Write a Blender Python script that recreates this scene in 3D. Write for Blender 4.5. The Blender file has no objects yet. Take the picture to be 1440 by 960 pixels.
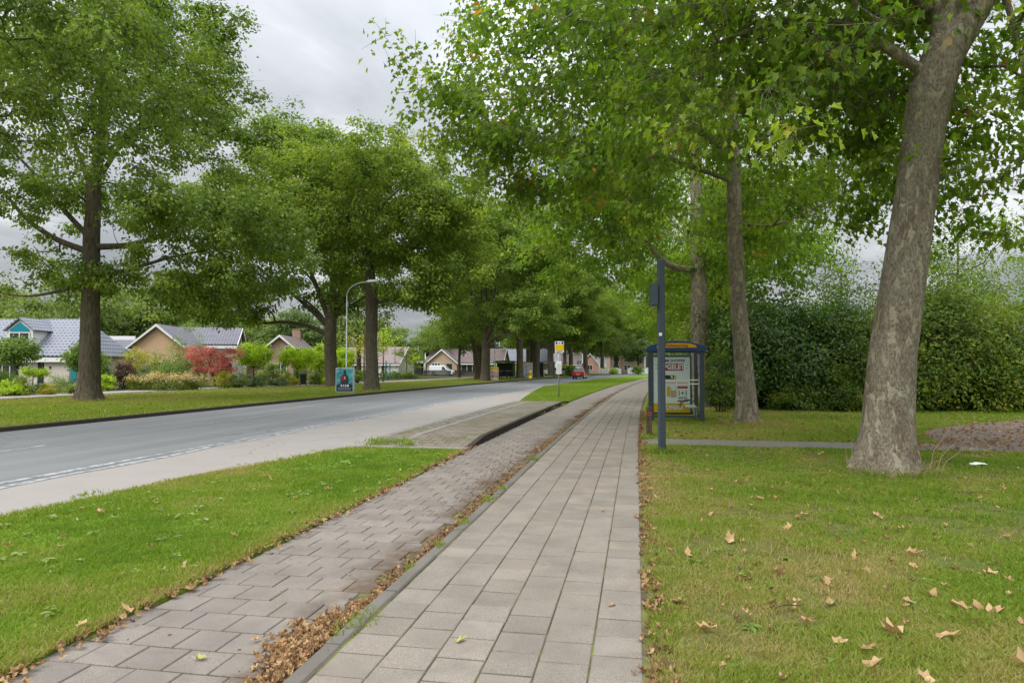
import bpy, bmesh, math, random
import numpy as np
from mathutils import Vector, Matrix

random.seed(7)
SC = bpy.context.scene
COL = SC.collection
R = math.radians

# ------------------------------------------------------------------ camera frame
EYE = 1.76
YAW, PITCH, FOC = R(10.3), math.atan(35 / 960), 960.0
FH = Vector((-math.sin(YAW), math.cos(YAW), 0))
RT = Vector((math.cos(YAW), math.sin(YAW), 0))
FW = FH * math.cos(PITCH) + Vector((0, 0, math.sin(PITCH)))
UP = RT.cross(FW)


def ray(px, py):
    return FW * FOC + RT * (px - 720) - UP * (py - 480)


def at(px, py, z=0.0):
    d = ray(px, py)
    t = (z - EYE) / d.z
    return Vector((d.x * t, d.y * t, z))


def atd(px, py, dist):
    d = ray(px, py)
    t = dist / d.dot(FH)
    return Vector((d.x * t, d.y * t, EYE + d.z * t))


def ground(px, dist, z=0.0):
    p = atd(px, 515, dist)
    return Vector((p.x, p.y, z))


def curve(Y):
    Y = np.asarray(Y, dtype=float)
    return 0.0006 * np.clip(Y - 12, 0, None) ** 2


def cv(Y):
    return 0.0006 * max(0.0, Y - 12) ** 2


# ------------------------------------------------------------------ node helpers
def mat_new(name):
    m = bpy.data.materials.new(name)
    m.use_nodes = True
    nt = m.node_tree
    nt.nodes.clear()
    out = nt.nodes.new('ShaderNodeOutputMaterial')
    return m, nt, out


def N(nt, t, **kw):
    n = nt.nodes.new('ShaderNode' + t)
    for k, v in kw.items():
        if k in n.inputs:
            n.inputs[k].default_value = v
        else:
            setattr(n, k, v)
    return n


def L(nt, a, b):
    nt.links.new(a, b)


def ramp(nt, fac, stops, interp='LINEAR'):
    r = nt.nodes.new('ShaderNodeValToRGB')
    r.color_ramp.interpolation = interp
    e = r.color_ramp.elements
    while len(e) < len(stops):
        e.new(0.5)
    for i, (p, c) in enumerate(stops):
        e[i].position = p
        e[i].color = (c[0], c[1], c[2], 1) if not isinstance(c, (int, float)) else (c, c, c, 1)
    L(nt, fac, r.inputs[0])
    return r.outputs[0]


def mixc(nt, fac, a, b, mode='MIX'):
    m = nt.nodes.new('ShaderNodeMix')
    m.data_type = 'RGBA'
    m.blend_type = mode
    for sock, v in ((m.inputs[0], fac), (m.inputs[6], a), (m.inputs[7], b)):
        if isinstance(v, (int, float)):
            sock.default_value = v
        elif isinstance(v, tuple):
            sock.default_value = (v[0], v[1], v[2], 1)
        else:
            L(nt, v, sock)
    return m.outputs[2]


def mth(nt, op, a, b=0.0, c=None):
    m = nt.nodes.new('ShaderNodeMath')
    m.operation = op
    for i, v in enumerate((a, b, c)):
        if v is None:
            continue
        if isinstance(v, (int, float)):
            m.inputs[i].default_value = v
        else:
            L(nt, v, m.inputs[i])
    return m.outputs[0]


def attr(nt, name):
    a = nt.nodes.new('ShaderNodeAttribute')
    a.attribute_name = name
    return a.outputs['Fac']


def coords(nt, scale=(1, 1, 1), kind='Object'):
    tc = nt.nodes.new('ShaderNodeTexCoord')
    mp = nt.nodes.new('ShaderNodeMapping')
    mp.inputs['Scale'].default_value = scale
    L(nt, tc.outputs[kind], mp.inputs[0])
    return mp.outputs[0]


def noise(nt, vec, scale, detail=4, rough=.55, dist=0.0):
    n = nt.nodes.new('ShaderNodeTexNoise')
    n.inputs['Scale'].default_value = scale
    n.inputs['Detail'].default_value = detail
    n.inputs['Roughness'].default_value = rough
    n.inputs['Distortion'].default_value = dist
    if vec is not None:
        L(nt, vec, n.inputs['Vector'])
    return n.outputs['Fac']


def bsdf(nt, out, color, rough=.8, spec=.3, bump=None, bstr=.3, bdist=.01, metal=0.0, **kw):
    b = nt.nodes.new('ShaderNodeBsdfPrincipled')
    if isinstance(color, tuple):
        b.inputs['Base Color'].default_value = (color[0], color[1], color[2], 1)
    else:
        L(nt, color, b.inputs['Base Color'])
    if isinstance(rough, (int, float)):
        b.inputs['Roughness'].default_value = rough
    else:
        L(nt, rough, b.inputs['Roughness'])
    b.inputs['Specular IOR Level'].default_value = spec
    b.inputs['Metallic'].default_value = metal
    for k, v in kw.items():
        b.inputs[k.replace('_', ' ')].default_value = v
    if bump is not None:
        bp = nt.nodes.new('ShaderNodeBump')
        bp.inputs['Strength'].default_value = bstr
        bp.inputs['Distance'].default_value = bdist
        L(nt, bump, bp.inputs['Height'])
        L(nt, bp.outputs[0], b.inputs['Normal'])
    L(nt, b.outputs[0], out.inputs[0])
    return b


def plain(name, color, rough=.6, spec=.4, metal=0.0, var=.12, scale=6.0, bump=0.0, **kw):
    """paint, plastic or metal with a little uneven wear"""
    m, nt, out = mat_new(name)
    v = coords(nt)
    n = noise(nt, v, scale, 5)
    c = mixc(nt, n, tuple(x * (1 - var) for x in color), tuple(min(1, x * (1 + var)) for x in color))
    r = mth(nt, 'MULTIPLY_ADD', n, .25, rough - .12)
    bsdf(nt, out, c, r, spec, bump=noise(nt, v, scale * 8, 3) if bump else None, bstr=bump, bdist=.01, metal=metal, **kw)
    return m


def leafmat(name, stops, trans=.35, tcol=None, rough=.5, spec=.28):
    m, nt, out = mat_new(name)
    stops = [(q, (min(r * 1.56, max(r, g * .97)), g * 1.24, b * .98) if g > r and name != 'grass_blade' else (r, g, b)) for q, (r, g, b) in stops]
    c = ramp(nt, attr(nt, 'v'), stops)
    pb = nt.nodes.new('ShaderNodeBsdfPrincipled')
    L(nt, c, pb.inputs['Base Color'])
    pb.inputs['Roughness'].default_value = rough
    pb.inputs['Specular IOR Level'].default_value = spec
    tr = nt.nodes.new('ShaderNodeBsdfTranslucent')
    tc = mixc(nt, 1.0, c, tcol or (2.05, 2.2, .7), 'MULTIPLY')
    L(nt, tc, tr.inputs[0])
    mx = nt.nodes.new('ShaderNodeMixShader')
    mx.inputs[0].default_value = trans
    L(nt, pb.outputs[0], mx.inputs[1])
    L(nt, tr.outputs[0], mx.inputs[2])
    L(nt, mx.outputs[0], out.inputs[0])
    return m


# ------------------------------------------------------------------ mesh helpers
def mesh_np(name, verts, loops, starts, vattr=None, smooth=False, pattr=None, mats=None):
    me = bpy.data.meshes.new(name)
    verts = np.ascontiguousarray(verts, dtype=np.float32)
    me.vertices.add(len(verts))
    me.vertices.foreach_set('co', verts.ravel())
    me.loops.add(len(loops))
    me.loops.foreach_set('vertex_index', np.ascontiguousarray(loops, dtype=np.int32))
    me.polygons.add(len(starts))
    me.polygons.foreach_set('loop_start', np.ascontiguousarray(starts, dtype=np.int32))
    if mats is not None:
        me.polygons.foreach_set('material_index', np.ascontiguousarray(mats, dtype=np.int32))
    if vattr is not None:
        a = me.attributes.new('v', 'FLOAT', 'FACE')
        a.data.foreach_set('value', np.ascontiguousarray(vattr, dtype=np.float32))
    if pattr is not None:
        for k, arr in pattr.items():
            a = me.attributes.new(k, 'FLOAT', 'POINT')
            a.data.foreach_set('value', np.ascontiguousarray(arr, dtype=np.float32))
    me.update(calc_edges=True)
    me.polygons.foreach_set('use_smooth', np.full(len(starts), smooth, dtype=bool))
    return me


def link(name, me, mats=None, parent=None):
    o = bpy.data.objects.new(name, me)
    COL.objects.link(o)
    if mats is not None and me is not None:
        for m in (mats if isinstance(mats, (list, tuple)) else [mats]):
            me.materials.append(m)
    if parent is not None:
        o.parent = parent
    return o


def tag(o, label=None, cat=None, group=None, kind=None):
    if label:
        o['label'] = label
    if cat:
        o['category'] = cat
    if group:
        o['group'] = group
    if kind:
        o['kind'] = kind
    return o


def thing(name, label, cat, loc=(0, 0, 0), rz=0.0, group=None):
    o = bpy.data.objects.new(name, None)
    COL.objects.link(o)
    o.location = loc
    o.rotation_euler = (0, 0, rz)
    o.empty_display_size = .2
    return tag(o, label, cat, group)


def copy_tree(root, loc, rz, label=None, group=None, scale=None):
    r = root.copy()
    COL.objects.link(r)
    r.location = loc
    r.rotation_euler = (0, 0, rz)
    if scale is not None:
        r.scale = scale
    if label:
        r['label'] = label
    if group:
        r['group'] = group
    for ch in list(root.children):
        c = ch.copy()
        COL.objects.link(c)
        c.parent = r
        for g in ch.children:
            d = g.copy()
            COL.objects.link(d)
            d.parent = c
    return r


class MB:
    """collects hard-surface shapes; build() links them as one mesh object"""

    def __init__(self):
        self.v, self.f, self.m, self.uv = [], [], [], {}

    def add(self, vs, fs, mi=0):
        o = len(self.v)
        self.v += [tuple(p) for p in vs]
        for f in fs:
            self.f.append([i + o for i in f])
            self.m.append(mi)
        return self

    def box(self, c, s, rz=0.0, mi=0, taper=1.0):
        x, y, z = s[0] / 2, s[1] / 2, s[2] / 2
        vs = []
        for sz in (-1, 1):
            k = taper if sz > 0 else 1.0
            for sx, sy in ((-1, -1), (1, -1), (1, 1), (-1, 1)):
                X, Y = sx * x * k, sy * y * k
                vs.append((c[0] + X * math.cos(rz) - Y * math.sin(rz), c[1] + X * math.sin(rz) + Y * math.cos(rz), c[2] + sz * z))
        return self.add(vs, [(3, 2, 1, 0), (4, 5, 6, 7), (0, 1, 5, 4), (1, 2, 6, 5), (2, 3, 7, 6), (3, 0, 4, 7)], mi)

    def tube(self, pts, rad, n=10, mi=0, cap=True):
        pts = [Vector(p) for p in pts]
        rs = rad if isinstance(rad, (list, tuple)) else [rad] * len(pts)
        vs, fs = [], []
        ref = None
        for i, p in enumerate(pts):
            t = (pts[min(i + 1, len(pts) - 1)] - pts[max(i - 1, 0)]).normalized()
            if ref is None:
                ref = Vector((1, 0, 0)) if abs(t.x) < .8 else Vector((0, 1, 0))
            a = (ref - t * ref.dot(t)).normalized()
            b = t.cross(a)
            ref = a
            for k in range(n):
                q = 2 * math.pi * k / n
                vs.append(p + (a * math.cos(q) + b * math.sin(q)) * rs[i])
        for i in range(len(pts) - 1):
            for k in range(n):
                fs.append((i * n + k, i * n + (k + 1) % n, (i + 1) * n + (k + 1) % n, (i + 1) * n + k))
        if cap:
            fs.append(tuple(range(n))[::-1])
            fs.append(tuple(range((len(pts) - 1) * n, len(pts) * n)))
        return self.add(vs, fs, mi)

    def prism(self, poly, axis, lo, hi, mi=0):
        """poly: 2-D outline; axis: the axis it is pushed along"""
        def mk(a, b, t):
            return {'x': (t, a, b), 'y': (a, t, b), 'z': (a, b, t)}[axis]
        n = len(poly)
        vs = [mk(a, b, lo) for a, b in poly] + [mk(a, b, hi) for a, b in poly]
        fs = [tuple(range(n))[::-1], tuple(range(n, 2 * n))] + [(i, (i + 1) % n, (i + 1) % n + n, i + n) for i in range(n)]
        return self.add(vs, fs, mi)

    def quad(self, a, b, c, d, mi=0):
        return self.add([a, b, c, d], [(0, 1, 2, 3)], mi)

    def build(self, name, mats, parent=None, bevel=0.0, smooth=False, seg=2):
        me = bpy.data.meshes.new(name)
        me.from_pydata(self.v, [], self.f)
        me.update()
        bm = bmesh.new()
        bm.from_mesh(me)
        bmesh.ops.recalc_face_normals(bm, faces=bm.faces)
        bm.to_mesh(me)
        bm.free()
        for p, mi in zip(me.polygons, self.m):
            p.material_index = mi
            p.use_smooth = smooth
        o = link(name, me, mats, parent)
        if bevel:
            b = o.modifiers.new('bevel', 'BEVEL')
            b.width = bevel
            b.segments = seg
            b.limit_method = 'ANGLE'
            b.angle_limit = R(35)
            b.harden_normals = False
        return o


def text(name, body, size, mat, parent, loc, rot, sx=1.0, align='CENTER', depth=.002, bold=0.0):
    cu = bpy.data.curves.new(name, 'FONT')
    cu.body = body
    cu.size = size
    cu.align_x = align
    cu.align_y = 'CENTER'
    cu.extrude = depth
    cu.offset = bold
    cu.resolution_u = 3
    t = bpy.data.objects.new(name, cu)
    COL.objects.link(t)
    bpy.context.view_layer.update()
    me = bpy.data.meshes.new_from_object(t.evaluated_get(bpy.context.evaluated_depsgraph_get()))
    bpy.data.objects.remove(t)
    me.materials.clear()
    o = link(name, me, mat, parent)
    o.location = loc
    o.rotation_euler = rot
    o.scale = (sx, 1, 1)
    return o


# ------------------------------------------------------------------ numpy noise
def vnoise(x, y, s, seed=0):
    x = np.asarray(x) / s
    y = np.asarray(y) / s
    xi, yi = np.floor(x).astype(int), np.floor(y).astype(int)
    fx, fy = x - xi, y - yi
    fx, fy = fx * fx * (3 - 2 * fx), fy * fy * (3 - 2 * fy)

    def h(a, b):
        n = (a * 374761393 + b * 668265263 + seed * 974634777) & 0x7fffffff
        n = ((n ^ (n >> 13)) * 1274126177) & 0x7fffffff
        return ((n ^ (n >> 16)) & 0xffff) / 65535.0
    return (h(xi, yi) * (1 - fx) + h(xi + 1, yi) * fx) * (1 - fy) + (h(xi, yi + 1) * (1 - fx) + h(xi + 1, yi + 1) * fx) * fy


def fbm(x, y, s, seed=0):
    return .55 * vnoise(x, y, s, seed) + .3 * vnoise(x, y, s / 2.1, seed + 1) + .15 * vnoise(x, y, s / 4.7, seed + 2)


# ------------------------------------------------------------------ leaves
PLANE_LEAF = (np.array([(0, 0, 0), (1, 0, -.28), (.04, .38, .20), (.30, .25, .12), (.58, .40, .10), (.66, .19, .0),
                        (.04, -.38, .16), (.30, -.25, .10), (.58, -.40, .18), (.63, -.15, 0)], float) - (.4, 0, 0),
              [[0, 1, 5, 4, 3, 2], [0, 6, 7, 8, 9, 1]])
OAK_LEAF = (np.array([(0, 0, 0), (1, 0, -.1), (.30, .20, .06), (.66, .31, .08), (.30, -.20, .06), (.66, -.31, .08)], float) - (.45, 0, 0),
            [[0, 1, 3, 2], [0, 4, 5, 1]])
BUSH_LEAF = (np.array([(0, 0, 0), (.5, .25, .05), (1, 0, -.08), (.5, -.25, .05)], float) - (.5, 0, 0), [[0, 2, 1], [0, 3, 2]])
DRY_LEAF = (np.array([(0, 0, .02), (1, 0, .22), (.02, .34, .24), (.30, .25, .12), (.58, .36, .30), (.68, .2, .12),
                      (.02, -.33, .20), (.30, -.26, .10), (.56, -.37, .34), (.70, -.2, .12), (.35, 0, 0)], float) - (.4, 0, 0),
            [[0, 10, 3, 2], [10, 5, 4, 3], [10, 1, 5], [0, 6, 7, 10], [10, 7, 8, 9], [10, 9, 1]])
CARD_LEAF = (np.array([(0, -.1, 0), (.5, -.42, .12), (1, 0, -.1), (.55, .4, .1), (.1, .25, 0)], float) - (.5, 0, 0), [[0, 1, 2, 3, 4]])


def leaf_cloud(name, tmpl, pos, nrm, tip, size, v, width=1.0):
    """a mesh of one leaf outline per row of pos"""
    T, F = tmpl
    n = len(pos)
    nrm = nrm / (np.linalg.norm(nrm, axis=1, keepdims=True) + 1e-9)
    t = tip - nrm * np.sum(tip * nrm, axis=1, keepdims=True)
    t /= (np.linalg.norm(t, axis=1, keepdims=True) + 1e-9)
    b = np.cross(nrm, t)
    s = np.asarray(size).reshape(-1, 1, 1) * np.ones((n, 1, 1))
    V = pos[:, None, :] + s * (T[None, :, 0, None] * t[:, None, :] + width * T[None, :, 1, None] * b[:, None, :] + T[None, :, 2, None] * nrm[:, None, :])
    k = len(T)
    fl = np.concatenate([np.array(f) for f in F])
    lens = [len(f) for f in F]
    loops = (np.arange(n)[:, None] * k + fl[None, :]).ravel()
    st0 = np.concatenate([[0], np.cumsum(lens)[:-1]])
    starts = (np.arange(n)[:, None] * len(fl) + st0[None, :]).ravel()
    return mesh_np(name, V.reshape(-1, 3), loops, starts, np.repeat(v, len(F)))


# ------------------------------------------------------------------ trees
def resample(pts, rs, step):
    P, Q = [], []
    for i in range(len(pts) - 1):
        a, b = np.array(pts[i], float), np.array(pts[i + 1], float)
        n = max(1, int(round(np.linalg.norm(b - a) / step)))
        for k in range(n):
            u = k / n
            P.append(a * (1 - u) + b * u)
            Q.append(rs[i] * (1 - u) + rs[i + 1] * u)
    P.append(np.array(pts[-1], float))
    Q.append(rs[-1])
    P = np.array(P)
    if len(P) > 4:                                     # soften the corners
        for _ in range(2):
            P[1:-1] = .25 * P[:-2] + .5 * P[1:-1] + .25 * P[2:]
    return P, Q


def tube_np(P, Rr, sides, bump=0.0, flare=None, seed=0):
    P = np.asarray(P)
    n = len(P)
    t = np.gradient(P, axis=0)
    t /= (np.linalg.norm(t, axis=1, keepdims=True) + 1e-9)
    ref = np.array([1.0, 0, 0]) if abs(t[0, 0]) < .75 else np.array([0, 1.0, 0])
    th = np.linspace(0, 2 * np.pi, sides, endpoint=False)
    V = np.zeros((n, sides, 3))
    for i in range(n):
        a = ref - t[i] * ref.dot(t[i])
        a /= np.linalg.norm(a) + 1e-9
        ref = a
        b = np.cross(t[i], a)
        r = np.full(sides, Rr[i])
        if bump:
            z = P[i, 2]
            r = r * (1 + bump * (.55 * np.sin(2 * th + z * .9 + seed) + .4 * np.sin(3 * th - 1.7 * z + 2 * seed) + .25 * np.sin(5 * th + 3.1 * z) + .2 * np.sin(9 * th + 2 * np.sin(2.3 * z))))
        if flare:
            z = max(0.0, P[i, 2])
            e = math.exp(-z / flare[1])
            e2 = math.exp(-z / (flare[1] * .35))
            r = r * (1 + flare[0] * e + flare[0] * e2 * (.45 * np.cos(5 * th + seed) + .25 * np.cos(3 * th + 2 * seed) + .12 * np.cos(11 * th)))
        V[i] = P[i] + np.outer(np.cos(th), a) * r[:, None] + np.outer(np.sin(th), b) * r[:, None]
    idx = np.arange(n * sides).reshape(n, sides)
    q = np.stack([idx[:-1], np.roll(idx[:-1], -1, 1), np.roll(idx[1:], -1, 1), idx[1:]], -1).reshape(-1, 4)
    return V.reshape(-1, 3), q


def ellipsoid_pts(rng, c, r, n, shell=.5, floor=None):
    out = []
    c, r = np.array(c), np.array(r)
    while len(out) < n:                                # boughs first, then a handful of leafy twigs on each bough
        d = rng.normal(size=3)
        d /= np.linalg.norm(d)
        rad = rng.random() ** (1 / 3) if rng.random() > shell else rng.uniform(.74, 1.0)
        bough = c + d * rad * r * .96
        bs = min(1.15, .30 * r.mean())
        for _ in range(int(rng.integers(4, 10))):
            p = bough + rng.normal(size=3) * bs * np.array([1, 1, .62])
            if floor is not None and p[2] < floor + rng.normal() * .3:
                continue
            out.append(p)
    return out[:n]


def grow(seed, trunk, trunk_r, lobes, clear, limbs=(), step=.55, tip=.011, expo=.47, floor=None, shell=.5, sides=26, bump=.05, flare=(.5, .55), gap=.0, clear_ball=None):
    """branch skeleton that reaches every leaf cluster of the crown; returns tube mesh arrays and cluster centres"""
    rng = np.random.default_rng(seed)
    P, Q = resample(trunk, trunk_r, .3)
    pos = [p for p in P]
    par = [-1] + list(range(len(P) - 1))
    fix = list(Q)
    ntr = len(P)
    for lp, lr0, lr1 in limbs:
        a = np.array(lp[0], float)
        j = int(np.argmin(np.linalg.norm(np.array(pos) - a, axis=1)))
        pts, rr = resample([pos[j]] + [np.array(q, float) for q in lp[1:]], list(np.linspace(lr0, lr1, len(lp))), .4)
        for k in range(1, len(pts)):
            pos.append(pts[k])
            par.append(j if k == 1 else len(pos) - 2)
            fix.append(rr[k])
    tg = []
    for c, r, n in lobes:
        tg += ellipsoid_pts(rng, c, r, n, shell, floor)
    tg = np.array(tg)
    if clear_ball is not None:
        for bc, br in clear_ball:
            tg = tg[np.linalg.norm(tg - np.array(bc), axis=1) > br]
    if gap > 0:                                        # bite holes out of the crown
        holes = tg[rng.integers(0, len(tg), 14)]
        keep = np.ones(len(tg), bool)
        for h in holes:
            keep &= np.linalg.norm(tg - h, axis=1) > gap * rng.uniform(.5, 1.2)
        tg = tg[keep]
    A = np.zeros((200000, 3))
    A[:len(pos)] = pos
    cnt = len(pos)
    par = list(par)
    fixr = np.zeros(200000)
    fixr[:cnt] = fix
    trunk_xy = P[:, :2].mean(0)
    order = np.argsort(np.linalg.norm(tg - P[int(ntr * .7)], axis=1))
    ends = np.zeros(200000, bool)
    ok = np.zeros(200000, bool)
    ok[:cnt] = A[:cnt, 2] >= clear
    for ti in order:
        t = tg[ti]
        d = t - A[:cnt]
        dist = np.linalg.norm(d, axis=1)
        cost = dist + .9 * np.clip(A[:cnt, 2] - t[2] + .25 * dist, 0, None)
        cost[~ok[:cnt]] = 1e9
        j = int(np.argmin(cost))
        q = A[j].copy()
        D = t - q
        ln = np.linalg.norm(D)
        n = max(1, int(math.ceil(ln / step)))
        side = rng.normal(size=3) * .10 * ln
        side[2] = abs(side[2]) * .6 + .06 * ln
        prev = j
        for k in range(1, n + 1):
            u = k / n
            p = q + D * u + side * math.sin(math.pi * u) + rng.normal(size=3) * .035 * min(1.0, ln) * (k < n)
            A[cnt] = p
            ok[cnt] = True
            par.append(prev)
            prev = cnt
            cnt += 1
        ends[prev] = True
    par = np.array(par)
    num = np.zeros(cnt)
    num[ends[:cnt]] = 1
    for i in range(cnt - 1, 0, -1):
        if num[i] == 0:
            num[i] = .5
        num[par[i]] += num[i]
    rad = tip * num ** expo
    for i in range(cnt):
        if i < ntr:
            rad[i] = fixr[i]
        elif fixr[i] > 0:
            rad[i] = max(fixr[i], .0)
        elif par[i] >= 0:
            rad[i] = min(rad[i], .82 * rad[par[i]] if par[par[i]] != par[i] else rad[i])
    kids = [[] for _ in range(cnt)]
    for i in range(1, cnt):
        kids[par[i]].append(i)
    VV, FF, off = [], [], 0
    main = np.full(cnt, -1)
    for i in range(cnt):
        if kids[i]:
            if i < ntr - 1:
                main[i] = i + 1
            else:
                main[i] = max(kids[i], key=lambda k: rad[k])
    starts = [0] + [k for i in range(cnt) for k in kids[i] if k != main[i]]
    for s in starts:
        ch = [s]
        while main[ch[-1]] >= 0:
            ch.append(main[ch[-1]])
        pts = [A[k] for k in ch]
        rr = [rad[k] for k in ch]
        if s != 0:
            pts = [A[par[s]]] + pts
            rr = [min(rr[0] * 1.25, rad[par[s]])] + rr
        if len(pts) < 2:
            continue
        rr[-1] *= .6
        mr = max(rr)
        if s == 0:
            v, f = tube_np(pts, rr, sides, bump, flare, seed)
        else:
            sd = 9 if mr > .1 else 6 if mr > .045 else 4 if mr > .02 else 3
            v, f = tube_np(pts, rr, sd, .05 if mr > .05 else 0, None, seed)
        VV.append(v)
        FF.append(f + off)
        off += len(v)
    F = np.concatenate(FF)
    return np.concatenate(VV), F, tg, A[par[np.where(ends[:cnt])[0]]], A[np.where(ends[:cnt])[0]]


def crown_leaves(seed, centres, inner, name, tmpl, per, spread, size, flat=.55, droop=.45, accent=0.0, updir=.75, axis=None):
    rng = np.random.default_rng(seed)
    n = len(centres)
    cnt = np.maximum(3, (per * rng.uniform(.55, 1.45, n)).astype(int))
    idx = np.repeat(np.arange(n), cnt)
    m = len(idx)
    cl = rng.normal(0, .12, n)
    g = rng.normal(size=(m, 3)) * np.array([1, 1, flat]) * spread
    u = rng.random(m)[:, None]
    base = centres[idx] * (1 - .45 * u) + inner[idx] * (.45 * u)
    p = base + g
    out = g + (p - centres.mean(0)) * .12
    gd = g / (np.linalg.norm(g, axis=1, keepdims=True) + 1e-6)
    nr = rng.normal(size=(m, 3)) * .42 + np.array([0, 0, updir * .8]) + gd * .75
    tip = out / (np.linalg.norm(out, axis=1, keepdims=True) + 1e-6) + rng.normal(size=(m, 3)) * .4 + np.array([0, 0, -droop])
    v = np.clip(.45 + cl[idx] + rng.normal(0, .13, m), .02, .9)
    if accent:
        hot = rng.random(n) < accent * 1.5
        v = np.where(hot[idx] & (rng.random(m) < .3), rng.uniform(.93, 1, m), v)
        v = np.where(rng.random(m) < accent * .25, rng.uniform(.93, 1, m), v)
    sz = size * rng.uniform(.6, 1.25, m)
    return leaf_cloud(name, tmpl, p, nr, tip, sz, v)


def tree(name, label, cat, loc, rz, bark, leafm, seed, trunk, trunk_r, lobes, clear, tmpl, per, spread, size, group=None, accent=0.0, limbs=(), droop=.45, flat=.55, twigs=0, **kw):
    V, F, tg, inn, ends = grow(seed, trunk, trunk_r, lobes, clear, limbs, **kw)
    t = thing(name, label, cat, loc, rz, group)
    if twigs:
        rg = np.random.default_rng(seed + 9)
        i = np.repeat(np.arange(len(ends)), twigs)
        u = rg.random((len(i), 1)) * .5
        a = ends[i] * (1 - u) + inn[i] * u
        b = ends[i] + rg.normal(size=(len(i), 3)) * np.array([1, 1, flat]) * spread * 1.25
        d = b - a
        d /= np.linalg.norm(d, axis=1, keepdims=True) + 1e-9
        p = np.cross(d, np.array([.3, .5, .8]))
        p /= np.linalg.norm(p, axis=1, keepdims=True) + 1e-9
        q = np.cross(d, p)
        m = (a + b) / 2 + rg.normal(size=(len(i), 3)) * .04
        rings = []
        for cpt, r_ in ((a, .0075), (m, .0055), (b, .003)):
            for k in range(3):
                w = 2 * np.pi * k / 3
                rings.append(cpt + (p * math.cos(w) + q * math.sin(w)) * r_)
        TV = np.stack(rings, 1).reshape(-1, 3)
        o9 = (np.arange(len(i)) * 9)[:, None, None] + len(V)
        fq = np.array([(h * 3 + k, h * 3 + (k + 1) % 3, h * 3 + 3 + (k + 1) % 3, h * 3 + 3 + k) for h in (0, 1) for k in range(3)])
        F = np.concatenate([F, (o9 + fq[None]).reshape(-1, 4)])
        V = np.concatenate([V, TV])
    me = mesh_np('trunk', V, F.ravel(), np.arange(len(F)) * 4, smooth=True)
    link('trunk', me, bark, t)
    me = crown_leaves(seed + 5, ends, inn, 'crown', tmpl, per, spread, size, flat, droop, accent)
    link('crown', me, leafm, t)
    return t

# ================================================================== MATERIALS
def bark_plane():
    m, nt, out = mat_new('plane_bark')
    v = coords(nt, (1, 1, .45))
    n1 = noise(nt, v, 7.0, 6, .6, .5)
    n2 = noise(nt, v, 3.2, 5, .6, .5)
    fine = noise(nt, v, 34, 5, .65)
    base = ramp(nt, fine, [(.3, (.085, .072, .052)), (.5, (.215, .185, .138)), (.7, (.35, .31, .24))])
    rust = mixc(nt, ramp(nt, n2, [(.51, 0), (.62, .6)]), base, (.11, .072, .048))
    patch = ramp(nt, n1, [(.53, 0), (.575, 1)])
    cream = ramp(nt, noise(nt, v, 2.1, 2), [(.35, (.46, .42, .30)), (.55, (.38, .35, .25)), (.68, (.46, .34, .15))])
    c = mixc(nt, mth(nt, 'MULTIPLY', patch, .66), rust, cream)
    p2 = ramp(nt, noise(nt, v, 24, 5, .6, .3), [(.56, 0), (.64, 1)])
    c = mixc(nt, mth(nt, 'MULTIPLY', p2, .6), c, (.27, .24, .17))
    h = mth(nt, 'SUBTRACT', fine, mth(nt, 'MULTIPLY', patch, .35))
    bsdf(nt, out, c, .85, .15, bump=h, bstr=1.0, bdist=.035)
    return m


def bark_oak(name='oak_bark', dark=(.05, .041, .03), light=(.19, .16, .12)):
    m, nt, out = mat_new(name)
    v = coords(nt, (1, 1, .16))
    n = noise(nt, v, 16, 5, .62, .35)
    big = noise(nt, coords(nt), 1.3, 3)
    c = ramp(nt, n, [(.32, dark), (.55, tuple((a + b) / 2 for a, b in zip(dark, light))), (.75, light)])
    c = mixc(nt, ramp(nt, big, [(.5, 0), (.7, .55)]), c, (.09, .105, .05))
    bsdf(nt, out, c, .9, .1, bump=n, bstr=.8, bdist=.04)
    return m


M = {}
M['plane_bark'] = bark_plane()
M['oak_bark'] = bark_oak()
M['stem'] = bark_oak('stem_bark', (.045, .034, .024), (.15, .115, .08))
M['plane_leaf'] = leafmat('plane_leaf', [(0, (.035, .085, .014)), (.4, (.08, .165, .024)), (.7, (.14, .24, .034)), (.88, (.22, .31, .05)), (.94, (.32, .25, .04)), (1, (.36, .15, .03))], .45)
M['oak_leaf'] = leafmat('oak_leaf', [(0, (.038, .08, .02)), (.4, (.07, .14, .028)), (.7, (.13, .215, .04)), (1, (.24, .29, .06))], .32)
M['oak_leaf_yellow'] = leafmat('oak_leaf_yellow', [(0, (.042, .088, .018)), (.4, (.085, .16, .028)), (.7, (.175, .25, .04)), (1, (.33, .31, .055))], .34)
M['far_leaf'] = leafmat('far_leaf', [(0, (.055, .105, .04)), (.4, (.095, .165, .055)), (.75, (.15, .225, .075)), (1, (.25, .29, .09))], .34)
M['far_leaf_dark'] = leafmat('far_leaf_dark', [(0, (.035, .08, .032)), (.5, (.07, .13, .047)), (1, (.14, .20, .07))], .3)
M['laurel'] = leafmat('laurel_leaf', [(0, (.014, .045, .009)), (.5, (.032, .09, .015)), (.85, (.075, .16, .026)), (1, (.16, .22, .04))], .32, rough=.36, spec=.5)
M['hedge'] = leafmat('hedge_leaf', [(0, (.026, .06, .012)), (.5, (.06, .12, .02)), (.8, (.135, .2, .033)), (.92, (.26, .25, .045)), (1, (.32, .22, .045))], .4)
M['lime'] = leafmat('lime_leaf', [(0, (.10, .19, .02)), (.5, (.22, .36, .035)), (1, (.42, .5, .055))], .35)
M['globe'] = leafmat('globe_leaf', [(0, (.04, .095, .028)), (.5, (.085, .165, .04)), (1, (.17, .26, .06))], .3)
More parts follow.
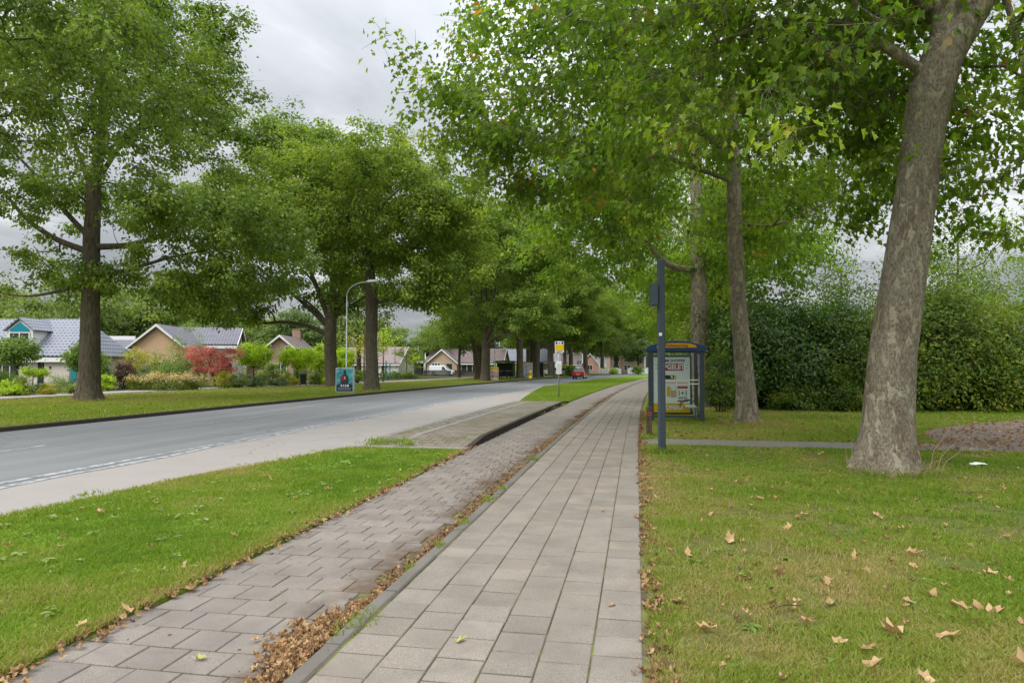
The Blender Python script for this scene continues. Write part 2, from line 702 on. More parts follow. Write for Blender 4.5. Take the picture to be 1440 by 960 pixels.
M['red'] = leafmat('red_leaf', [(0, (.36, .12, .10)), (.5, (.66, .26, .21)), (1, (.80, .46, .36))], .3, (1.6, 1.3, 1.2))
M['purple'] = leafmat('purple_leaf', [(0, (.04, .024, .026)), (.5, (.10, .058, .055)), (1, (.2, .11, .085))], .25, (1.6, 1.3, 1.2))
M['yellow'] = leafmat('yellow_leaf', [(0, (.13, .15, .025)), (.5, (.33, .32, .05)), (.85, (.5, .43, .06)), (1, (.6, .28, .05))], .35)
M['olive'] = leafmat('olive_leaf', [(0, (.075, .11, .04)), (.5, (.17, .21, .08)), (1, (.34, .36, .17))], .3)
M['blue_green'] = leafmat('blue_green_leaf', [(0, (.055, .105, .07)), (.5, (.12, .2, .14)), (1, (.24, .32, .22))], .25)
M['flower'] = leafmat('flower_mix', [(0, (.05, .085, .02)), (.42, (.12, .17, .04)), (.5, (.4, .3, .19)), (.75, (.55, .4, .28)), (1, (.62, .52, .36))], .3)
M['orange'] = leafmat('orange_flower', [(0, (.06, .09, .02)), (.35, (.14, .17, .03)), (.5, (.55, .22, .01)), (1, (.75, .4, .02))], .3)
M['dry'] = leafmat('dry_leaf', [(0, (.085, .055, .034)), (.35, (.22, .13, .066)), (.7, (.40, .25, .125)), (.93, (.50, .355, .19)), (1, (.34, .36, .09))], .18, (1.3, 1.1, .8), rough=.7)
M['grass'] = leafmat('grass_blade', [(0, (.40, .31, .16)), (.22, (.33, .29, .11)), (.42, (.255, .28, .06)), (.7, (.192, .275, .032)), (1, (.125, .21, .022))], .45, (1.5, 1.6, .7), rough=.5, spec=.2)


def ground_mat(name, stops, scale=.5, dirt=None, bump=.6):
    m, nt, out = mat_new(name)
    v = coords(nt)
    a = noise(nt, v, scale, 6, .6)
    b = noise(nt, v, 26, 4, .7)
    f = mth(nt, 'MULTIPLY_ADD', b, .38, mth(nt, 'MULTIPLY', a, .62))
    c = ramp(nt, f, stops)
    c = mixc(nt, ramp(nt, noise(nt, v, 9, 5, .7), [(.36, .65), (.62, 0)]), c, dirt or (.06, .065, .02))
    bsdf(nt, out, c, .95, .08, bump=noise(nt, v, 45, 5, .8), bstr=bump, bdist=.03)
    return m


M['turf'] = ground_mat('turf', [(.3, (.20, .15, .075)), (.46, (.16, .15, .05)), (.6, (.10, .15, .03)), (.8, (.07, .13, .02))], .45)
M['turf_lush'] = ground_mat('turf_lush', [(.3, (.26, .27, .06)), (.42, (.19, .29, .035)), (.6, (.14, .28, .026)), (.8, (.11, .24, .022))], .5)
M['turf_dry'] = ground_mat('turf_dry', [(.3, (.34, .28, .12)), (.46, (.26, .26, .075)), (.6, (.17, .245, .04)), (.8, (.12, .21, .03))], .4)
M['soil'] = ground_mat('garden_soil', [(.3, (.07, .055, .035)), (.5, (.075, .085, .03)), (.7, (.06, .09, .025))], .6)
M['terrain'] = ground_mat('terrain', [(.3, (.08, .1, .03)), (.7, (.055, .09, .022))], .05)
M['yard'] = None


def slab_mat(name, base, dark, speck=.5, stain=False):
    m, nt, out = mat_new(name)
    v = coords(nt)
    tint = attr(nt, 'v')
    c = mixc(nt, tint, tuple(x * .80 for x in base), tuple(x * 1.13 for x in base))
    gr = noise(nt, v, 170, 3, .8)
    c = mixc(nt, ramp(nt, gr, [(.38, speck), (.5, 0)]), c, dark)
    c = mixc(nt, ramp(nt, gr, [(.58, 0), (.7, speck * .75)]), c, tuple(min(.7, x * 1.75) for x in base))
    st = noise(nt, v, 2.3, 6, .65, .4)
    c = mixc(nt, ramp(nt, st, [(.42, 0), (.66, .55)]), c, tuple(x * .55 for x in base))
    st2 = noise(nt, v, .7, 5, .65)
    c = mixc(nt, ramp(nt, st2, [(.52, 0), (.7, .35)]), c, (base[0] * 1.05, base[1] * .96, base[2] * .86))
    if stain:
        s = attr(nt, 's')
        near = nt.nodes.new('ShaderNodeMapRange')
        near.inputs[1].default_value, near.inputs[2].default_value = -2.75, -1.98
        L(nt, s, near.inputs[0])
        f = mth(nt, 'MULTIPLY', near.outputs[0], mth(nt, 'MULTIPLY_ADD', noise(nt, v, 1.1, 6, .7), 2.4, -.55))
        f = ramp(nt, f, [(.30, 0), (.6, .85)])
        c = mixc(nt, f, c, (.10, .07, .048))
    bsdf(nt, out, c, .92, .18, bump=gr, bstr=.35, bdist=.004)
    return m


M['tile'] = slab_mat('footpath_tile', (.262, .233, .198), (.08, .07, .062), .75)
M['cycle_tile'] = slab_mat('cycle_tile', (.248, .220, .194), (.085, .072, .068), .75, stain=True)
M['platform'] = slab_mat('platform_brick', (.20, .175, .15), (.08, .07, .06))
M['kerb'] = slab_mat('kerb_concrete', (.165, .152, .135), (.08, .07, .06))
M['kerb_dark'] = slab_mat('kerb_dark', (.06, .05, .042), (.035, .03, .026))
M['kerb_pale'] = slab_mat('kerb_pale', (.27, .255, .23), (.2, .18, .16))


def joint_mat():
    m, nt, out = mat_new('mossy_joint')
    v = coords(nt)
    c = ramp(nt, noise(nt, v, 1.6, 5, .7), [(.36, (.07, .055, .04)), (.47, (.11, .09, .055)), (.56, (.15, .15, .05)), (.7, (.17, .22, .05))])
    bsdf(nt, out, c, 1, .05, bump=noise(nt, v, 90, 3), bstr=.5)
    return m


M['joint'] = joint_mat()


def asphalt(name, lo, hi, lanes=False, speck=.4):
    m, nt, out = mat_new(name)
    v = coords(nt)
    n = noise(nt, v, 1.1, 6, .6)
    c = mixc(nt, n, lo, hi)
    if lanes:
        lv = coords(nt, (1.3, .05, 1))
        c = mixc(nt, ramp(nt, noise(nt, lv, 1.0, 4, .5), [(.4, 0), (.66, .5)]), c, tuple(x * 1.3 for x in hi))
    g = noise(nt, v, 130, 3, .85)
    c = mixc(nt, ramp(nt, g, [(.36, speck), (.5, 0)]), c, tuple(x * .42 for x in lo))
    c = mixc(nt, ramp(nt, g, [(.56, 0), (.7, speck)]), c, tuple(min(.8, x * 1.6) for x in hi))
    cr = nt.nodes.new('ShaderNodeTexVoronoi')
    cr.feature = 'DISTANCE_TO_EDGE'
    cr.inputs['Scale'].default_value = .22
    wv = nt.nodes.new('ShaderNodeVectorMath')
    wv.operation = 'ADD'
    nz = nt.nodes.new('ShaderNodeTexNoise')
    nz.inputs['Scale'].default_value = 1.4
    nz.inputs['Detail'].default_value = 6
    L(nt, v, nz.inputs['Vector'])
    L(nt, v, wv.inputs[0])
    L(nt, nz.outputs['Color'], wv.inputs[1])
    L(nt, wv.outputs[0], cr.inputs['Vector'])
    ck = mth(nt, 'MULTIPLY', ramp(nt, cr.outputs['Distance'], [(.0, 1), (.005, 0)]), ramp(nt, noise(nt, v, .16, 2), [(.5, 0), (.56, .7)]))
    c = mixc(nt, ck, c, tuple(x * .35 for x in lo))
    bl = noise(nt, v, .45, 5, .7, .6)
    c = mixc(nt, ramp(nt, bl, [(.55, 0), (.72, .3)]), c, tuple(x * .7 for x in lo))
    bsdf(nt, out, c, .88, .25, bump=g, bstr=.45, bdist=.006)
    return m


M['asphalt'] = asphalt('asphalt', (.150, .155, .160), (.19, .195, .198), True, speck=.2)
M['bay'] = asphalt('pale_asphalt', (.27, .247, .23), (.345, .318, .295), speck=.4)
M['street'] = asphalt('street_paving', (.29, .26, .23), (.36, .33, .30))
M['yard'] = asphalt('leafy_yard', (.125, .098, .08), (.185, .145, .118), speck=.6)
M['side_path'] = asphalt('side_path', (.16, .145, .125), (.22, .2, .175))


def worn_paint(name='worn_white_paint', thr=.5):
    m, nt, out = mat_new(name)
    v = coords(nt)
    n = noise(nt, v, 5.5, 6, .75)
    c = mixc(nt, ramp(nt, n, [(thr - .09, 0), (thr + .06, .85)]), (.16, .165, .17), (.46, .47, .48))
    bsdf(nt, out, c, .8, .3)
    return m


M['paint_worn'] = worn_paint('worn_white_paint', .51)
M['paint_faint'] = worn_paint('faint_white_paint', .56)
M['slate'] = plain('slate_blue_paint', (.040, .058, .078), .42, .5)
M['blue'] = plain('blue_paint', (.006, .045, .15), .35, .5)
M['yellow_panel'] = plain('yellow_panel', (.72, .33, .012), .45, .4, var=.06)
M['sign_yellow'] = plain('sign_yellow', (.80, .50, .0), .4, .4, var=.05)
M['white'] = plain('white_paint', (.75, .75, .73), .5, .4, var=.07)
M['poster_white'] = plain('poster_white', (.80, .82, .81), .5, .3, var=.03)
M['poster_red'] = plain('poster_red', (.42, .02, .025), .5, .3, var=.05)
M['poster_gold'] = plain('poster_gold', (.72, .42, .01), .5, .3, var=.05)
M['poster_pink'] = plain('poster_pink', (.55, .22, .17), .5, .3, var=.05)
M['ink'] = plain('ink', (.02, .025, .028), .5, .3, var=.1)
M['grey_metal'] = plain('galvanised_metal', (.36, .38, .40), .45, .5, metal=.5)
M['pale_metal'] = plain('pale_metal', (.50, .54, .57), .45, .5, metal=.3)
M['dark'] = plain('dark_plastic', (.022, .024, .028), .5, .4)
M['rubber'] = plain('tyre_rubber', (.012, .012, .013), .8, .2)
M['wood'] = bark_oak('post_wood', (.05, .035, .026), (.16, .11, .085))
M['red_band'] = plain('red_reflector', (.30, .05, .035), .6, .5)
M['teal'] = plain('teal_panel', (.0, .22, .30), .45, .4)
M['brick'] = None


def brickmat(name, a, b, mortar=(.42, .38, .33)):
    m, nt, out = mat_new(name)
    tc = nt.nodes.new('ShaderNodeTexCoord')
    br = nt.nodes.new('ShaderNodeTexBrick')
    mp = nt.nodes.new('ShaderNodeMapping')
    sep = nt.nodes.new('ShaderNodeSeparateXYZ')
    L(nt, tc.outputs['Object'], sep.inputs[0])
    cmb = nt.nodes.new('ShaderNodeCombineXYZ')
    L(nt, mth(nt, 'ADD', sep.outputs[0], sep.outputs[1]), cmb.inputs[0])
    L(nt, sep.outputs[2], cmb.inputs[1])
    L(nt, cmb.outputs[0], br.inputs['Vector'])
    br.inputs['Color1'].default_value = (*a, 1)
    br.inputs['Color2'].default_value = (*b, 1)
    br.inputs['Mortar'].default_value = (*mortar, 1)
    br.inputs['Scale'].default_value = 1.0
    br.inputs['Brick Width'].default_value = .22
    br.inputs['Row Height'].default_value = .065
    br.inputs['Mortar Size'].default_value = .009
    n = noise(nt, coords(nt), 1.2, 5, .6)
    c = mixc(nt, ramp(nt, n, [(.4, 0), (.75, .35)]), br.outputs[0], tuple(x * .7 for x in a))
    bsdf(nt, out, c, .9, .15)
    return m


M['brick'] = brickmat('brown_brick', (.28, .16, .105), (.36, .22, .145))
M['red_brick'] = brickmat('red_brick', (.33, .14, .085), (.40, .19, .12))
M['tan_brick'] = brickmat('tan_brick', (.45, .31, .20), (.54, .38, .25))
M['stucco'] = plain('pale_stucco', (.60, .56, .50), .9, .2, var=.05, scale=2)
M['tan'] = plain('tan_render', (.56, .38, .24), .9, .2, var=.06, scale=2)
M['garage'] = plain('garage_door_paint', (.56, .50, .45), .6, .3, var=.05, scale=2)


def roofmat(name, base, gloss=.45, tile=.3):
    m, nt, out = mat_new(name)
    tc = nt.nodes.new('ShaderNodeTexCoord')
    sep = nt.nodes.new('ShaderNodeSeparateXYZ')
    L(nt, tc.outputs['UV'], sep.inputs[0])
    u = mth(nt, 'MULTIPLY', sep.outputs[0], 2 * math.pi / tile)
    wav = mth(nt, 'MULTIPLY_ADD', mth(nt, 'SINE', u), .5, .5)
    row = mth(nt, 'FRACT', mth(nt, 'DIVIDE', sep.outputs[1], tile * 1.15))
    h = mth(nt, 'ADD', mth(nt, 'MULTIPLY', wav, .6), mth(nt, 'SUBTRACT', 1.0, row))
    n = noise(nt, coords(nt), .8, 5, .6)
    c = mixc(nt, n, tuple(x * .75 for x in base), tuple(x * 1.25 for x in base))
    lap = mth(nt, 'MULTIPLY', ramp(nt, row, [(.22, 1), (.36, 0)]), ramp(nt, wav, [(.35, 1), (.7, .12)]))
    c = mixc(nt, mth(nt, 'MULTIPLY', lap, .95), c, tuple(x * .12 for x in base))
    bsdf(nt, out, c, gloss, .25, bump=h, bstr=.9, bdist=.05)
    return m


M['roof_blue'] = roofmat('blue_grey_roof_tile', (.215, .23, .275), .5, .36)
M['roof_grey'] = roofmat('grey_roof_tile', (.15, .15, .18), .55)
M['roof_brown'] = roofmat('brown_roof_tile', (.17, .13, .125), .6)
M['roof_pink'] = roofmat('weathered_roof_tile', (.27, .205, .2), .6)


def glassmat():
    m, nt, out = mat_new('window_glass')
    bsdf(nt, out, (.02, .025, .03), .06, .8)
    return m


def clearmat(name='clear_glass', tint=(.95, .985, .975), amt=.86):
    m, nt, out = mat_new(name)
    t = nt.nodes.new('ShaderNodeBsdfTransparent')
    t.inputs[0].default_value = (*tint, 1)
    g = nt.nodes.new('ShaderNodeBsdfGlossy')
    g.inputs['Roughness'].default_value = .04
    mx = nt.nodes.new('ShaderNodeMixShader')
    fr = nt.nodes.new('ShaderNodeFresnel')
    fr.inputs[0].default_value = 1.35
    L(nt, fr.outputs[0], mx.inputs[0])
    L(nt, t.outputs[0], mx.inputs[1])
    L(nt, g.outputs[0], mx.inputs[2])
    L(nt, mx.outputs[0], out.inputs[0])
    return m


M['glass'] = glassmat()
M['clear'] = clearmat()

# ================================================================== GROUND, ROADS AND PATHS
def prof(pts):
    ys = [p[0] for p in pts]
    ss = [p[1] for p in pts]
    return lambda Y: np.interp(Y, ys, ss)


def strip(name, sl, sr, Y0, Y1, z, mat, dY=1.5, ns=2, skirt=.25, ramp_z=None, wob=0.0, parent=None):
    """a paved or grown band that follows the road's gentle bend; real thickness all round"""
    f = lambda q: q if callable(q) else (lambda Y: np.full_like(np.asarray(Y, float), q))
    sl, sr = f(sl), f(sr)
    n = max(2, int(math.ceil((Y1 - Y0) / dY)) + 1)
    Y = np.linspace(Y0, Y1, n)
    u = np.linspace(0, 1, ns + 1)
    S = sl(Y)[:, None] * (1 - u) + sr(Y)[:, None] * u
    if wob:
        S = S + ((vnoise(Y, Y * 0, .45, 3) - .5) * wob)[:, None] * np.array([1 if k in (0, ns) else 0 for k in range(ns + 1)])
    X = S + curve(Y)[:, None]
    Z = np.full_like(X, z) if ramp_z is None else ramp_z(Y)[:, None] * np.ones(ns + 1)
    V = np.stack([X, np.repeat(Y[:, None], ns + 1, 1), Z], -1).reshape(-1, 3)
    idx = np.arange(n * (ns + 1)).reshape(n, ns + 1)
    q = np.stack([idx[:-1, :-1], idx[:-1, 1:], idx[1:, 1:], idx[1:, :-1]], -1).reshape(-1, 4)
    ring = np.concatenate([idx[0, :], idx[1:, -1], idx[-1, ::-1][1:], idx[::-1, 0][1:-1]])
    lo = V[ring].copy()
    lo[:, 2] -= skirt
    off = len(V)
    V = np.concatenate([V, lo])
    k = np.arange(len(ring))
    kn = (k + 1) % len(ring)
    sk = np.stack([ring[k], off + k, off + kn, ring[kn]], -1)
    F = np.concatenate([q, sk])
    me = mesh_np(name, V, F.ravel(), np.arange(len(F)) * 4, np.full(len(F), .5))
    o = link(name, me, mat, parent)
    return tag(o, kind='structure')


bay_edge = prof([(-40, -7.6), (0, -7.4), (6.6, -7.2), (9.7, -6.9), (14.4, -5.9), (33, -5.9), (58, -9.1), (300, -9.1)])
bay_near = prof([(-40, -7.6), (0, -7.4), (6.6, -7.2), (9.7, -6.9), (14.4, -5.9)])
street_r = prof([(-60, -30.7), (46, -30.7), (57, -27.8), (72, -26), (300, -26)])
street_l = lambda Y: street_r(Y) - 4.6

V = np.array([(-900, -300, -.12), (900, -300, -.12), (900, 1400, -.12), (-900, 1400, -.12)], float)
tag(link('ground', mesh_np('ground', V, np.arange(4), np.array([0])), M['terrain']), kind='structure')
strip('road', -16.8, -9.1, -40, 330, 0.0, M['asphalt'], 3, 4)
strip('bus_bay', -9.1, bay_edge, -40, 58, -.002, M['bay'], .8, 3)
strip('road_kerb', -16.98, -16.8, -40, 330, .11, M['kerb_dark'], 2, 1)
strip('road_verge', street_r, -16.98, -40, 330, .12, M['turf_dry'], 3, 8)
strip('service_street', street_l, street_r, -40, 330, .10, M['street'], 3, 3)
strip('street_kerb', lambda Y: street_r(Y) - 1.5, lambda Y: street_r(Y) - 1.1, -40, 330, .112, M['kerb_dark'], 3, 1, .02)
strip('garden_ground', -160, street_l, -40, 330, .13, M['soil'], 6, 6)
strip('front_verge', bay_near, -3.50, -10, 13.9, .03, M['turf_lush'], .5, 8, wob=.12)
strip('median_verge', prof([(33, -5.9), (58, -9.1), (300, -9.1)]), -3.5, 33.0, 330, .04, M['turf_lush'], 1.5, 5)
strip('lawn', .06, 46, -12, 15.35, .045, M['turf'], .5, 30, wob=.1)
strip('side_path', .06, 7.5, 15.35, 16.55, .05, M['side_path'], .3, 8, wob=.08)
strip('back_lawn', .06, 60, 16.55, 330, .045, M['turf_dry'], 2, 30)

# leafy brick yard on the right
pts_yard = [at(1294, 607, .05), at(1345, 598, .05), at(1440, 590, .05), ground(1700, 21), ground(1900, 16), ground(1700, 12.5), at(1440, 637, .05), at(1345, 626, .05), at(1306, 618, .05)]
pts_yard_fine = []
for i in range(len(pts_yard)):
    a, b = pts_yard[i], pts_yard[(i + 1) % len(pts_yard)]
    for k in range(12):
        q = a.lerp(b, k / 12)
        w = .38 * (float(vnoise(q.x, q.y, .7, 41)) - .5) + .2 * (float(vnoise(q.x, q.y, .25, 42)) - .5)
        pts_yard_fine.append(Vector((q.x + w, q.y + w, q.z)))
mb = MB()
mb.prism([(p.x, p.y) for p in pts_yard_fine], 'z', -.1, .052)
tag(mb.build('yard', M['yard']), kind='structure')


def tiles(name, s0, cols, Y0, Y1, z, mat, along, size=.3, gap=.006, seed=0, extra_col=None):
    """paving of separate 30 cm slabs over a mossy bed, each a little tilted"""
    rng = np.random.default_rng(seed)
    C = []
    rows = int((Y1 - Y0) / size)
    for j in range(cols):
        for i in range(rows):
            if along:                                   # long joints run along the path, rows staggered between columns
                C.append((s0 + (j + .5) * size, Y0 + (i + .5 + (0, .5, .12, .62, .3, .78)[j % 6]) * size, size, size))
            else:                                       # long joints run across, staggered inside each row
                C.append((s0 + (j + .5 + .5 * (i % 2)) * size - .15, Y0 + (i + .5) * size, size, size))
    C = np.array(C)
    n = len(C)
    hx = size / 2 - (gap * .8 if along else gap * .9) / 2 - rng.uniform(0, .0016, n)
    hy = size / 2 - (gap * 1.5 if along else gap * 1.6) / 2 - rng.uniform(0, .0016, n)
    hs = np.stack([hx, hy], -1)
    bev = .005
    cor = np.array([(-1, -1), (1, -1), (1, 1), (-1, 1)], float)
    top = C[:, None, :2] + cor[None] * (hs - bev)[:, None, :]
    bot = C[:, None, :2] + cor[None] * hs[:, None, :]
    tilt = rng.normal(0, .0035, (n, 2))
    dz = rng.normal(0, .0014, n)
    zt = z + dz[:, None] + np.einsum('nk,nck->nc', tilt, cor[None] * (hs - bev)[:, None, :])
    zb = zt - .005
    zl = zb - .02
    rot = rng.normal(0, .006, n)

    def pack(q, zz):
        d = q - C[:, None, :2]
        x = d[..., 0] - d[..., 1] * rot[:, None] + C[:, None, 0]
        y = d[..., 1] + d[..., 0] * rot[:, None] + C[:, None, 1]
        return np.stack([x + curve(y), y, zz], -1), x
    a, sa = pack(top, zt)
    b, sb = pack(bot, zb)
    c, sc = pack(bot, zl)
    V = np.concatenate([a, b, c], 1).reshape(-1, 3)
    S = np.concatenate([sa, sb, sc], 1).reshape(-1)
    base = (np.arange(n) * 12)[:, None, None]
    f = [(0, 1, 2, 3)] + [(i + 4, (i + 1) % 4 + 4, (i + 1) % 4, i) for i in range(4)] + [(i + 8, (i + 1) % 4 + 8, (i + 1) % 4 + 4, i + 4) for i in range(4)]
    F = (base + np.array(f)[None]).reshape(-1, 4)
    tint = np.clip(.5 + rng.normal(0, .17, n) + .25 * (fbm(C[:, 0], C[:, 1], 2.2, seed) - .5), 0, 1)
    # the bed between the slabs
    Yb = np.arange(Y0, Y1 + .3, 1.0)
    w0, w1 = s0 - (.02 if along else .24), s0 + cols * size + (.10 if along else .02)
    bv = np.concatenate([np.stack([w0 + curve(Yb), Yb, np.full(len(Yb), z - .0095)], -1), np.stack([w1 + curve(Yb), Yb, np.full(len(Yb), z - .0095)], -1)])
    k = np.arange(len(Yb) - 1)
    bf = np.stack([k, k + len(Yb), k + 1 + len(Yb), k + 1], -1) + len(V)
    mats = np.concatenate([np.zeros(len(F)), np.ones(len(bf))]).astype(int)
    va = np.concatenate([np.repeat(tint, 9), np.full(len(bf), .5)])
    S = np.concatenate([S, np.full(len(bv), s0)])
    V = np.concatenate([V, bv])
    F = np.concatenate([F, bf])
    me = mesh_np(name, V, F.ravel(), np.arange(len(F)) * 4, va, pattr={'s': S}, mats=mats)
    return tag(link(name, me, [mat, M['joint']]), kind='structure')


tiles('footpath', -1.77, 6, -3, 150, .055, M['tile'], True, seed=3, gap=.009)
tiles('cycle_path', -3.48, 5, -3, 150, .0, M['cycle_tile'], False, seed=8, gap=.009)


def kerb_stones(name, s0, s1, Y0, Y1, z0, z, mat, ln=1.0, seed=0, wobble=.004):
    rng = random.Random(seed)
    mb = MB()
    y = Y0
    vs = []
    while y < Y1:
        y2 = min(y + ln - .008, Y1)
        j = rng.gauss(0, wobble)
        a, b = cv(y) + j, cv(y2) + j
        zz = z + rng.gauss(0, wobble * .7)
        e = .012
        poly = [(s0, z0), (s1, z0), (s1, zz - e), (s1 - e, zz), (s0 + e, zz), (s0, zz - e)]
        v = [(p + a, y, q) for p, q in poly] + [(p + b, y2, q) for p, q in poly]
        n = len(poly)
        mb.add(v, [tuple(range(n))[::-1], tuple(range(n, 2 * n))] + [(i, (i + 1) % n, (i + 1) % n + n, i + n) for i in range(n)])
        y += ln
    o = mb.build(name, mat)
    a = o.data.attributes.new('v', 'FLOAT', 'FACE')
    val = np.repeat(np.clip(.5 + np.random.default_rng(seed).normal(0, .2, len(mb.f) // 8 + 1), 0, 1), 8)[:len(mb.f)]
    a.data.foreach_set('value', val.astype(np.float32))
    return tag(o, kind='structure')


kerb_stones('path_kerb', -1.90, -1.785, -3, 150, -.1, .058, M['kerb'], 1.0, 1)

# bus stop platform
plat_z = lambda Y: np.interp(Y, [14.2, 15.7, 31.5, 33.5], [.02, .145, .145, .05])
m_, nt_, out_ = mat_new('platform_paving')
v_ = coords(nt_)
br_ = nt_.nodes.new('ShaderNodeTexBrick')
L(nt_, v_, br_.inputs['Vector'])
for k_, c_ in (('Color1', (.155, .13, .105)), ('Color2', (.215, .185, .15)), ('Mortar', (.06, .06, .03))):
    br_.inputs[k_].default_value = (*c_, 1)
br_.inputs['Scale'].default_value = 1
br_.inputs['Brick Width'].default_value = .30
br_.inputs['Row Height'].default_value = .30
br_.inputs['Mortar Size'].default_value = .012
cc_ = mixc(nt_, ramp(nt_, noise(nt_, v_, 1.4, 6, .7), [(.5, 0), (.66, .75)]), br_.outputs[0], (.12, .14, .04))
cc_ = mixc(nt_, ramp(nt_, noise(nt_, v_, .8, 5, .7), [(.45, 0), (.7, .6)]), cc_, (.27, .24, .21))
bsdf(nt_, out_, cc_, .92, .15, bump=noise(nt_, v_, 60, 4, .7), bstr=.4)
M['platform'] = m_
o = strip('bus_platform', -5.72, -3.62, 14.2, 33.5, .17, M['platform'], .35, 6, ramp_z=plat_z)
for nm, a, b, mt, up in (('platform_kerb', -3.62, -3.50, 'kerb_dark', .006), ('platform_front_kerb', -5.9, -5.72, 'kerb_pale', .002)):
    strip(nm, a, b, 14.2, 33.5, .17, M[mt], .35, 1, ramp_z=lambda Y, up=up: plat_z(Y) + up, skirt=.3)
strip('platform_stripe', -5.22, -5.04, 14.4, 33, .17, M['kerb_pale'], .35, 1, .003, ramp_z=lambda Y: plat_z(Y) + .005)
strip('platform_end_kerb', -5.9, -3.5, 13.9, 14.2, .045, M['kerb_pale'], .3, 2)
mb = MB()
for i in range(13):
    y = 17.4 + i * .62
    z = float(plat_z(y)) + .006
    mb.quad((-5.68 + cv(y), y, z), (-5.3 + cv(y), y, z), (-5.3 + cv(y), y + .2, z), (-5.68 + cv(y), y + .2, z))
tag(mb.build('platform_marking', M['paint_faint']), kind='structure')

# worn road paint
def wobble_line(name, s, w, Y0, Y1, amp, mat, seed, dY=.25):
    Y = np.arange(Y0, Y1, dY)
    c = s + (fbm(Y, Y * 0, 1.7, seed) - .5) * amp
    ww = w * (.4 + 1.2 * fbm(Y, Y * 0 + 9, 1.1, seed + 4))
    V = np.concatenate([np.stack([c - ww / 2 + curve(Y), Y, np.full(len(Y), .005)], -1), np.stack([c + ww / 2 + curve(Y), Y, np.full(len(Y), .005)], -1)])
    k = np.arange(len(Y) - 1)
    F = np.stack([k, k + len(Y), k + 1 + len(Y), k + 1], -1)
    return tag(link(name, mesh_np(name, V, F.ravel(), np.arange(len(F)) * 4), mat), kind='structure')


wobble_line('edge_marking', -9.40, .15, -5, 62, .10, M['paint_worn'], 1)
wobble_line('edge_marking', -9.13, .16, -5, 40, .28, M['paint_worn'], 7)
strip('centre_marking', -13.06, -12.94, 10.2, 13.2, .004, M['paint_worn'], .5, 1, .003)
for k in range(1, 9):
    strip('centre_marking', -13.06, -12.94, 10.2 + 9 * k, 13.2 + 9 * k, .004, M['paint_faint'], .5, 1, .003)

# ================================================================== GRASS
def blades(name, S, Y, z, h, w, v, seed):
    rng = np.random.default_rng(seed)
    n = len(S)
    X = S + curve(Y)
    a = rng.uniform(0, 2 * np.pi, n)
    lean = rng.normal(0, .55, (n, 2)) * h[:, None]
    dx, dy = np.cos(a) * w / 2, np.sin(a) * w / 2
    p0 = np.stack([X - dx, Y - dy, np.full(n, z)], -1)
    p1 = np.stack([X + dx, Y + dy, np.full(n, z)], -1)
    hz = h * rng.uniform(.75, 1.0, n)
    m = np.stack([X + lean[:, 0] * .35, Y + lean[:, 1] * .35, z + hz * .62], -1)
    p2 = np.stack([X + lean[:, 0], Y + lean[:, 1], z + hz], -1)
    ma = m + np.stack([dx, dy, np.zeros(n)], -1) * .75
    mb_ = m - np.stack([dx, dy, np.zeros(n)], -1) * .75
    V = np.stack([p0, p1, ma, mb_, p2], 1).reshape(-1, 3)
    k = np.arange(n) * 5
    lp = np.stack([k, k + 1, k + 2, k + 3, k + 3, k + 2, k + 4], -1).ravel()
    st = np.stack([np.arange(n) * 7, np.arange(n) * 7 + 4], -1).ravel()
    me = mesh_np(name, V, lp, st, np.repeat(v, 2))
    lab = {'lawn_grass': 'mown patchy grass of the right lawn', 'back_lawn_grass': 'drier grass between the side path and the tall hedge', 'front_verge_grass': 'bright green grass of the left front verge', 'median_verge_grass': 'bright grass between the road and the cycle path beyond the platform', 'road_verge_grass': 'grass of the wide verge across the road under the oaks'}.get(name)
    return tag(link(name, me, M['grass']), lab, 'grass' if lab else None, kind='stuff')


def scatter(rng, sl, sr, Y0, Y1, dens):
    """dens(dist) blades per square metre, thinned with the distance from the camera and to the camera's surroundings"""
    out = []
    f = lambda q: q if callable(q) else (lambda Y: np.full_like(np.asarray(Y, float), q))
    sl, sr = f(sl), f(sr)
    for y in np.arange(Y0, Y1, 1.0):
        y1 = min(y + 1.0, Y1)
        a, b = float(sl(np.array(y))), float(sr(np.array(y)))
        steps = max(1, int((b - a) / 1.5))
        for i in range(steps):
            u0, u1 = a + (b - a) * i / steps, a + (b - a) * (i + 1) / steps
            cx, cy = (u0 + u1) / 2 + cv(y), y + .5
            dc = Vector((cx, cy, 0)).dot(FH)
            xc = Vector((cx, cy, 0)).dot(RT)
            if dc < 1.2 or abs(xc) > dc * .80 + 2.5:
                continue
            n = int(dens(math.hypot(cx, cy)) * (u1 - u0) * (y1 - y))
            if n:
                yy = rng.uniform(y, y1, n)
                t = rng.random(n)
                ss = sl(yy) + (sr(yy) - sl(yy)) * (i + t) / steps
                out.append(np.stack([ss, yy], -1))
    o = np.concatenate(out)
    return o[:, 0], o[:, 1]


def in_yard(S, Y):
    X = S + curve(Y)
    q = [(p.x, p.y) for p in pts_yard_fine]
    ins = np.zeros(len(X), bool)
    j = len(q) - 1
    for i in range(len(q)):
        c = ((q[i][1] > Y) != (q[j][1] > Y)) & (X < (q[j][0] - q[i][0]) * (Y - q[i][1]) / (q[j][1] - q[i][1] + 1e-9) + q[i][0])
        ins ^= c
        j = i
    return ins


rng = np.random.default_rng(11)
dens_near = lambda d: 9000 if d < 5.5 else 5200 if d < 8 else 2400 if d < 12 else 1000 if d < 20 else 330
bw = lambda S, Y: .0042 + .00075 * np.hypot(S, Y)
